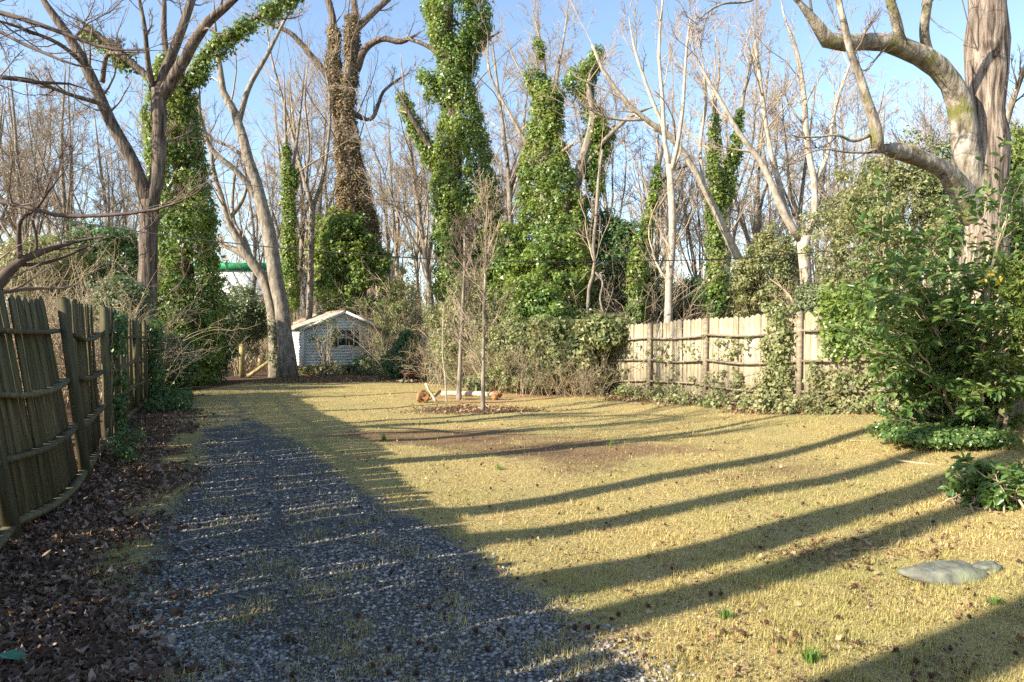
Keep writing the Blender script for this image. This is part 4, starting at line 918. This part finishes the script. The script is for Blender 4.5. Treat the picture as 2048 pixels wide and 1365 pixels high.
fence_ivy('climbing_ivy', 'ivy spreading up the third bare panel of the sunlit fence', 8.0, 8.7, .05, 1.4, 52, 11, 207, MT['olive'], cr=(.04, .12), skew=1.5)
fence_ivy('climbing_ivy', 'ivy cloaking the far fence behind the saplings', 2.2, 5.4, 0, 1.8, 480, 30, 208, MT['greygreen'], cr=(.1, .3))
fence_ivy('low_ivy', 'low ivy along the foot of the sunlit fence', 5.6, 10.2, 0, .3, 260, 20, 209, MT['olive'], off=(.05, .8), cr=(.06, .16), skew=2.2)
# on the shaded fence
fence_ivy('climbing_ivy', 'straggling ivy climbing the shaded fence post', 6.0, 6.35, .0, 1.9, 60, 14, 210, MT['ivy_dark'], FENCE_L, 1, (.04, .12), (.04, .12), .07)
fence_ivy('climbing_ivy', 'ivy over the far panels of the shaded fence', 9.0, 10.0, .0, 2.0, 160, 24, 211, MT['ivy_dark'], FENCE_L, 1, (.0, .2), (.06, .2), .08)
fence_ivy('low_ivy', 'low green weeds at the foot of the shaded fence', 5.35, 5.8, .05, .35, 26, 12, 212, MT['ivy_dark'], FENCE_L, 1, (.12, .4), (.05, .14), .055)
fence_ivy('low_ivy', 'ivy creeping out from the far end of the shaded fence', 8.0, 10.0, .0, .2, 200, 18, 213, MT['ivy_dark'], FENCE_L, 1, (.1, .9), (.06, .16), .08)
# ------------------------------------------------------------------ the big leafy bush at the right, with leaves on real twigs
def leafy_bush(name, label, O, targets, mats, seed, nst, ktw, lsize, nleaf, wr=.42, single=0, droop=.35):
    rs = R0(seed); rt = root(name, O, label, 'bush')
    T = np.array(targets)-O; n = len(T)
    st = np.stack([rs.normal(size=n)*.15, rs.normal(size=n)*.15, np.full(n, -.05)], 1)
    z = np.linspace(0, 1, 12)[None, :, None]
    mid = st*.4+T*.6; mid[:, 2] = T[:, 2]*.8; mid[:, :2] = st[:, :2]*.6+T[:, :2]*.4
    pp = st[:, None]*(1-z)**2+2*mid[:, None]*z*(1-z)+T[:, None]*z**2
    pp[:, 1:-1] += rs.normal(size=(n, 10, 3))*.015
    rr = np.linspace(.024, .006, 12)[None]*rs.uniform(.6, 1.2, (n, 1))*min(1, .35+T[:, 2].max()*.3)
    a, ra = grow(rs, pp, rr, ktw[0], .25, 1, (.4, 1.1), .33, 7, .15, .12, .6, .004)
    b, rb = grow(rs, a, ra, ktw[1], .2, 1, (.4, 1.0), .55, 6, .0, .12, .7, .0025)
    mb = MB()
    for q, r, s in ((pp, rr, 6), (a, ra, 5), (b, rb, 4)):
        V, fs = tubes(q, r, s); mb.add(V, *fs)
    put('stem', mb.build('stem', MT['twig']), rt)
    tw = np.concatenate([b, np.repeat(a[:, [0, 1, 3, 4, 5, 6]], 1, 0)])
    M_ = len(tw); k = nleaf
    t = np.tile(np.linspace(.18, 1, k), M_)*4.999; i = t.astype(int); f = (t-i)[:, None]; par = np.repeat(np.arange(M_), k)
    pos = tw[par, i]*(1-f)+tw[par, i+1]*f; tan = nrm(tw[par, i+1]-tw[par, i]); side = nrm(np.cross(tan, [0, 0, 1.]))*np.tile(np.where(np.arange(k) % 2, 1, -1), M_)[:, None]
    d = nrm(tan*.6+side*.9+rs.normal(size=pos.shape)*.25); nr = nrm(np.cross(d, np.cross([0, 0, 1.], d))+rs.normal(size=pos.shape)*.4)
    keep = rs.random(len(pos)) < .92; pos, d, nr = pos[keep], d[keep], nr[keep]
    sz = lsize*rs.uniform(.6, 1.25, len(pos))
    # the leaves nearest the lawn side are single parts, the rest one mass
    order = np.argsort(pos[:, 1]+pos[:, 0]*.5+rs.normal(size=len(pos))*.35); one, rest = order[:single], order[single:]
    V, f = leaves(rs, pos[rest], nr[rest], sz[rest], wr, droop, .10, d[rest], True)
    o = put('foliage', MB().add(V, f).build('foliage', mats[0]), rt); o['kind'] = 'stuff'
    if single:
        lm = []
        for v in range(5):
            V, f = leaves(R0(seed+v), np.zeros((1, 3)), np.array([[0, 0, 1.]]), np.array([1.]), wr*(.85+.08*v), .0, .06+.03*v, np.array([[0, 1., 0]]), True); lm.append(MB().add(V, f).build('leaf', mats[1+(v == 4 and len(mats) > 2)]))
        from mathutils import Matrix
        for c_, q in enumerate(one):
            y = d[q]-np.array([0, 0, droop]); zn = nr[q]; y = nrm(y-zn*(y@zn)); x = np.cross(y, zn)
            o = put('leaf', lm[c_ % 5 if c_ % 9 == 4 else c_ % 4], rt); o.matrix_local = Matrix([[*(np.array([x[r], y[r], zn[r]])*sz[q]), pos[q][r]] for r in range(3)]+[[0, 0, 0, 1]])
    return rt
def one_leaf_mat(src, name):                     # same leaf colours, chosen per object
    m_ = src.copy(); m_.name = name; t_ = m_.node_tree
    for l in list(t_.links):
        if l.from_socket.name == 'Random Per Island':
            oi = t_.nodes.new('ShaderNodeObjectInfo'); t_.links.new(oi.outputs['Random'], l.to_socket)
    return m_
MT['privet1'] = one_leaf_mat(MT['privet'], 'privet_leaf_single')
rs = R0(700)
def tg(px, py, D): return P(px, py, D)
ob = np.array([5.55, 8.4, float(g(5.55, 8.4))])
tgt = []
for (cx, cy_, wx_, wy_, n) in ((1790, 600, 70, 70, 8), (1880, 540, 80, 80, 8), (1790, 720, 60, 70, 9), (1900, 690, 110, 90, 14), (2070, 560, 60, 170, 12), (1960, 810, 100, 70, 10), (2010, 380, 40, 60, 3), (1800, 820, 50, 50, 6), (1760, 490, 30, 30, 2)):
    for _ in range(n): tgt.append(tg(cx+rs.uniform(-1, 1)*wx_, cy_+rs.uniform(-1, 1)*wy_, rs.uniform(7.4, 9.2)))
leafy_bush('privet_bush', 'big sprawling bush with glossy oval green leaves at the right end of the fence', ob, tgt, (MT['privet'], MT['privet1']), 701, 0, (5, 4), .115, 7, .48, 290)
oc = gp(1985, 1012); tgt = []
for _ in range(26): tgt.append(tg(1975+rs.uniform(-75, 130), 975+rs.uniform(-40, 30), oc[1]+rs.uniform(-.25, .35)))
leafy_bush('low_bush', 'small low bush with broad fresh green leaves at the right edge of the lawn', oc, tgt, (MT['privet'], MT['privet1']), 702, 0, (4, 2), .085, 6, .5, 120)
ow = tg(1990, 560, 7.8)
V, f = leaves(rs, ow+rs.normal(size=(16, 3))*[.18, .1, .05]+[0.05, 0, .05], rs.normal(size=(16, 3))*.5+[0, -1, .6], .085*rs.uniform(.8, 1.2, 16), .42, .3, quad=True)
rt = root('yellow_spray', ow-[0, 0, .3], 'spray of yellow leaves within the big leafy bush', 'twig'); V2, fs = tubes(np.linspace(ow-[.0, 0, .3], ow+[.2, 0, .12], 6)[None], np.full((1, 6), .005), 5)
put('foliage', MB().add(V-(ow-[0, 0, .3]), f).build('foliage', MT['yellow']), rt); put('stem', MB().add(V2-(ow-[0, 0, .3]), *fs).build('stem', MT['twig']), rt)
# juniper at the right edge
def juniper():
    rs = R0(710); O = np.array([5.38, 6.95, float(g(5.38, 6.95))]); rt = root('juniper', O, 'feathery yellow green juniper at the right edge below the big bush', 'shrub')
    tr = np.stack([np.linspace([.0, .05, -.1], [.02, 0, 2.0], 8)+rs.normal(size=(8, 3))*.02, np.linspace([.1, 0, -.1], [.35, .1, 1.6], 8)+rs.normal(size=(8, 3))*.02])
    r_ = np.linspace(.065, .02, 8)[None]*np.ones((2, 1)); V, fs = tubes(tr, r_, 9); put('trunk', MB().add(V, *fs).build('trunk', MT['bark_grey'], True), rt)
    a, ra = grow(rs, tr, r_, 22, .42, .95, (.9, 1.5), .42, 8, .1, .08, .4, .006); b, rb = grow(rs, a, ra, 9, .15, 1, (.4, .8), .38, 6, .1, .1, .6, .003)
    c_, rc = grow(rs, b, rb, 9, .1, 1, (.4, .8), .4, 4, .05, .1, .8, .003); V, fs = tubes(c_, rc*1.6, 3); V2, f2 = tubes(b, rb, 3); V3, f3 = tubes(a, ra, 4)
    put('foliage', MB().add(V, *fs).add(V2, *f2).build('foliage', MT['conifer']), rt); put('branches', MB().add(V3, *f3).build('branches', MT['bark_grey']), rt)
    p_ = c_[:, 1:].reshape(-1, 3); p_ = p_[rs.random(len(p_)) < .8]; V, f = leaves(rs, p_, rs.normal(size=p_.shape)+[0, 0, .6], .07*rs.uniform(.6, 1.3, len(p_)), .22, .2); put('needles', MB().add(V, f).build('needles', MT['conifer']), rt)
juniper()
shrub('ground_ivy', 'bright ivy carpet under the big leafy bush', 1880, 900, 7.9, 130, 22, MT['privet'], 141, 300, 34, .05, .7, cr=(.06, .14), cat='ivy', stems=4, dy=.9)
# ------------------------------------------------------------------ lawn blades, gravel, fallen leaves
def scatter(rs, n, d0, d1, pw=1.0, xl=-14, xr=9):
    u = rs.random(n); D = 1/(1/d0+(1/d1-1/d0)*u) if pw == 1 else d0+(d1-d0)*u
    x = rs.uniform(-1, 1, n)*(.80*D+1.2); return x, D
def blades(rs, x, y, ln, wd, mat, name, label, bend=.5):
    n = len(x); z = g(x, y); a = rs.uniform(0, 6.28, n); d = np.stack([np.cos(a), np.sin(a), 0*a], 1); s = np.stack([-np.sin(a), np.cos(a), 0*a], 1)
    tl = np.abs(rs.normal(size=n))*bend+.15; b = np.stack([x, y, z-.004], 1); L = (ln*rs.uniform(.5, 1.3, n)*(.65+.7*np.clip(wob(x, y, 5.3)+.5*wob(x+1, y, 11)+.3, 0, 1)))[:, None]; W = (wd*rs.uniform(.6, 1.2, n))[:, None]*.5
    t = b+L*(d*np.sin(tl)[:, None]+np.array([0, 0, 1.])*np.cos(tl)[:, None])
    V = np.stack([b-s*W, b+s*W, t], 1).reshape(-1, 3); f = np.arange(3*n).reshape(-1, 3)
    return tag(put(name, MB().add(V, f).build(name, mat)), label, 'grass', kind='stuff')
rs = R0(800)
x, y = scatter(rs, 1150000, 2.2, 26)
keep = (side_l(x, y) > .2) & (side_r(x, y) > .1)
pk = 1-.80*np.clip(soil_mask(x, y)*1.1, 0, 1); pk *= 1-.88*np.clip(drive_mask(x, y)*1.25, 0, 1); pk *= 1-.75*litter_mask(x, y); pk *= 1-.9*clay_mask(x, y)
pk *= .40+.60*np.clip(wob(x, y, 1.7)+wob(x+3, y, .6)+wob(x, y+5, 4.1)*.5+.5, 0, 1)
keep &= rs.random(len(x)) < pk
x, y = x[keep], y[keep]
blades(rs, x, y, .031+.0012*y, .0030+.00046*y, MT['grass'], 'lawn_grass', 'short straw coloured dormant lawn grass', 1.0)
x, y = scatter(rs, 300000, 2.2, 16); k = (side_l(x, y) > .8) & (drive_mask(x, y) > .03) & (rs.random(len(x)) < np.clip(wob(x*1.3, y, 2.3)+.15, .06, 1))
blades(rs, x[k], y[k], .042+.001*y[k], .003+.0004*y[k], MT['grass'], 'drive_grass', 'wiry dead grass tufts growing through the gravel', 1.0)
def tuft(px, py, label, n, h, seed):
    rs = R0(seed); O = gp(px, py); a = rs.uniform(0, 6.28, n); d = np.stack([np.cos(a), np.sin(a), 0*a], 1); s = np.stack([-np.sin(a), np.cos(a), 0*a], 1); b = d*rs.uniform(0, .04, n)[:, None]
    tl = rs.uniform(.05, .6, n); L = h*rs.uniform(.5, 1.1, n)[:, None]; mid = b+L*.6*(d*np.sin(tl*.6)[:, None]+np.array([0, 0, 1.])*np.cos(tl*.6)[:, None]); t = b+L*(d*np.sin(tl)[:, None]+np.array([0, 0, 1.])*np.cos(tl)[:, None])
    W = .0035; V = np.stack([b-s*W, b+s*W, mid+s*W*.7, mid-s*W*.7, t], 1).reshape(-1, 3); k = np.arange(n)[:, None]*5
    tag(put('grass_tuft', MB().add(V, k+[0, 1, 2, 3], k+[3, 2, 4]).build('grass_tuft', MT['greengrass']), None, O), label, 'grass')
tuft(1452, 1236, 'bright green grass tuft at the edge of a long shadow near the flat stone', 40, .06, 1)
tuft(1622, 1322, 'bright green grass tuft on sunny lawn at the bottom right', 70, .07, 2)
tuft(1222, 892, 'green grass tuft on the bare brown patch of lawn', 40, .10, 3)
tuft(998, 940, 'small green tuft on the lawn left of the bare patch', 40, .07, 4)
tuft(768, 882, 'dark green weed tuft where lawn meets the drive shade', 60, .13, 5)
tuft(1990, 1208, 'green tuft right of the flat stone at the picture edge', 50, .05, 6)
OCT = np.array([[1, 0, 0], [-1, 0, 0], [0, 1, 0], [0, -1, 0], [0, 0, 1], [0, 0, -1.]]); OCF = np.array([[0, 2, 4], [2, 1, 4], [1, 3, 4], [3, 0, 4], [2, 0, 5], [1, 2, 5], [3, 1, 5], [0, 3, 5]])
def stones(rs, x, y, r, mat, name, label):
    n = len(x); z = g(x, y); a = rs.uniform(0, 6.28, n); ca, sa = np.cos(a), np.sin(a)
    V = OCT[None]*rs.uniform(.6, 1.3, (n, 6, 1))*np.array([1.2, .85, .5]); V = V+rs.normal(size=V.shape)*.12
    V = np.stack([V[..., 0]*ca[:, None]-V[..., 1]*sa[:, None], V[..., 0]*sa[:, None]+V[..., 1]*ca[:, None], V[..., 2]], -1)*r[:, None, None]
    V += np.stack([x, y, z+.25*r], 1)[:, None]; f = (np.arange(n)[:, None, None]*6+OCF[None]).reshape(-1, 3)
    return tag(put(name, MB().add(V.reshape(-1, 3), f).build(name, mat)), label, 'gravel', kind='stuff')
x, y = scatter(rs, 150000, 2.2, 20); k = rs.random(len(x)) < drive_mask(x, y)*(.35+.65*np.clip(wob(x, y, 1.1)+.55, 0, 1)); x, y = x[k], y[k]
stones(rs, x, y, rs.uniform(.006, .016, len(x))+.0007*y, MT['gravel'], 'gravel', 'blue grey crushed gravel of the drive')
def dead_leaves(rs, pos, nor, size):              # lobed, curled and crumpled
    N = len(pos); nor = nrm(nor); t = rs.normal(size=(N, 3)); t = nrm(t-nor*(t*nor).sum(1, keepdims=True)); s = np.cross(nor, t)
    a = np.linspace(0, 2*np.pi, 8, endpoint=False)[None]+rs.normal(size=(N, 8))*.2; r = np.where(np.arange(8) % 2, .36, .52)[None]*rs.uniform(.55, 1.3, (N, 8)); r[:, 0] *= 1.25
    cl = rs.uniform(-.3, 1.5, (N, 1)); u = r*np.cos(a); v = r*np.sin(a)*.85; h = cl*v*v*1.6+rs.normal(size=(N, 8))*.07
    V = pos[:, None]+size[:, None, None]*(t[:, None]*u[..., None]+s[:, None]*v[..., None]+nor[:, None]*h[..., None])
    V = np.concatenate([V, pos[:, None]], 1); b = np.arange(N)[:, None]*9; f = np.concatenate([b+[i, (i+1) % 8, 8] for i in range(8)])
    return V.reshape(-1, 3), f
def litter(rs, x, y, sz, mat, name, label):
    n = len(x); p = np.stack([x, y, g(x, y)+rs.uniform(.003, .03, n)], 1); nr = rs.normal(size=(n, 3))*.55; nr[:, 2] += 1
    V, f = dead_leaves(rs, p, nr, sz*rs.uniform(.45, 1.25, n)); return tag(put(name, MB().add(V, f).build(name, mat)), label, 'leaves', kind='stuff')
x, y = scatter(rs, 170000, 2.2, 20); k = (side_l(x, y) > -.3) & (x < 1-.5*y+2.5) & (rs.random(len(x)) < litter_mask(x, y)**1.3*.95); k &= side_l(x, y) < 2.6
litter(rs, x[k], y[k], .050+.0016*y[k], MT['litter'], 'leaf_litter', 'brown dead leaves heaped along the foot of the shaded fence')
x, y = scatter(rs, 150000, 3, 30); k = (side_l(x, y) > .5) & (side_r(x, y) > -.2) & (rs.random(len(x)) < np.maximum(litter_mask(x, y)**1.5*.6, .012)) & (drive_mask(x, y) < .6) & ((side_l(x, y) > 2.4) | (y > 18))
litter(rs, x[k], y[k], .032+.0018*y[k], MT['litter_tan'], 'dry_leaves', 'tan dry leaves strewn along the sunlit fence and lawn edge')
x, y = scatter(rs, 60000, 2.4, 22); k = (side_l(x, y) > 1.5) & (side_r(x, y) > .3) & (rs.random(len(x)) < .55*np.clip(wob(x, y, 2.2)+.5*wob(x, y+2, 6)+.25, 0.05, 1))
litter(rs, x[k], y[k], .014+.0016*y[k], MT['litter'], 'lawn_debris', 'small brown leaf crumbs and thatch in the lawn')
x, y = rs.uniform(-12, 9, 110000), rs.uniform(6, 30, 110000); k = (side_l(x, y) > .5) & (side_r(x, y) > -.1) & (rs.random(len(x)) < litter_mask(x, y)**1.3*.8) & ((side_l(x, y) > 1.8) | (y > 18))
litter(rs, x[k], y[k], .06+.0006*y[k], MT['litter_tan'], 'border_leaves', 'tan dry leaves under the saplings, along the fence foot and before the shed')
x, y = scatter(rs, 260000, 6, 28); dd_ = x-np.interp(y, DRV_Y, DRV_R); dl_ = np.interp(y, DRV_Y, DRV_L)-x
k = (side_l(x, y) > .3) & (rs.random(len(x)) < .9*np.maximum(np.exp(-(np.maximum(dd_, 0)/1.1)**2)*(dd_ > -.3), np.exp(-(dl_/.5)**2)*.5)*np.clip(.6+.6*wob(x, y, 1.3), 0, 1)*sstep(6, 10, y)+.012*(y > 20))
blades(rs, x[k], y[k], .035+.0012*y[k], .003+.00048*y[k], MT['dullgreen'], 'green_grass', 'greener grass along the edges of the drive', .9)
# one fresh leaf, sticks, sweetgum balls
O = gp(28, 1330); V, f = leaves(R0(1), np.array([[-.07, 0, .02]]), np.array([[0, -.25, 1.]]), np.array([.15]), .45, 0, .05, np.array([[1., -.15, 0]]), True)
tag(put('fallen_leaf', MB().add(V, f).build('fallen_leaf', MT['leaf_big']), None, O+[0, 0, .03]), 'single fresh teal green leaf lying on brown litter at the bottom left', 'leaf')
def stick(px, py, dx, dy, r, label, seed):
    rs = R0(seed); O = gp(px, py); b = np.array([dx, dy, 0]); pp = np.linspace([0, 0, .02], b+[0, 0, .03], 8)+rs.normal(size=(8, 3))*[.01, .01, .004]
    LP, LR = pp[None], np.linspace(r, r*.5, 8)[None]; q, rq = grow(rs, LP, LR, 4, .2, .9, (.4, .9), .4, 5, .0, .1, .6, .002); q[..., 2] = np.clip(q[..., 2], .01, .07)
    V, fs = tubes(LP, LR, 6, True); V2, f2 = tubes(q, rq, 4); tag(put('fallen_stick', MB().add(V, *fs).add(V2, *f2).build('fallen_stick', MT['brush'])), label, 'stick').location = [float(a) for a in O]
stick(1700, 885, .55, -.1, .010, 'bare twig lying on leaf litter at the foot of the big bush', 1)
stick(1790, 925, .28, -.35, .014, 'short pale stick on the litter in front of the big bush', 2)
stick(230, 960, .2, .5, .006, 'thin pale stick leaning in litter by the shaded fence', 3)
stick(200, 985, .5, -.1, .006, 'thin curved stick on litter under the shaded fence', 4)
stick(1690, 1105, .5, .02, .006, 'thin grey stick in the shadow near the flat stone', 5)
def gum():
    a = R0(9).normal(size=(46, 3)); a = nrm(a); V, q, t = lump(R0(8), .75, 1, 5, .0); mb = MB().add(V, q, t)
    for d in a:
        s = nrm(np.cross(d, [.3, .5, .8])); u = np.cross(d, s); mb.add([d*.7+s*.16, d*.7-s*.08+u*.14, d*.7-s*.08-u*.14, d*1.25], [[0, 1, 3], [1, 2, 3], [2, 0, 3]])
    return mb.build('sweetgum_ball', MT['gumball'])
gm = gum(); rs = R0(900); n = 0
while n < 150:
    D = float(1/(1/2.9+(1/13.-1/2.9)*rs.random())); px = rs.uniform(350, 2040); x_ = (px-1024)/F*D
    if side_l(np.array(x_), np.array(D)) < 1.2 or side_r(np.array(x_), np.array(D)) < .8: continue
    r = rs.uniform(.011, .0165); o = put('sweetgum_ball', gm, None, (x_, D, float(g(x_, D))+r*1.2+.006), rs.uniform(0, 6, 3)); o.scale = (r,)*3
    tag(o, 'dark spiky sweetgum seed ball lying on the lawn or drive', 'seed ball', 'sweetgum balls scattered on the ground'); n += 1
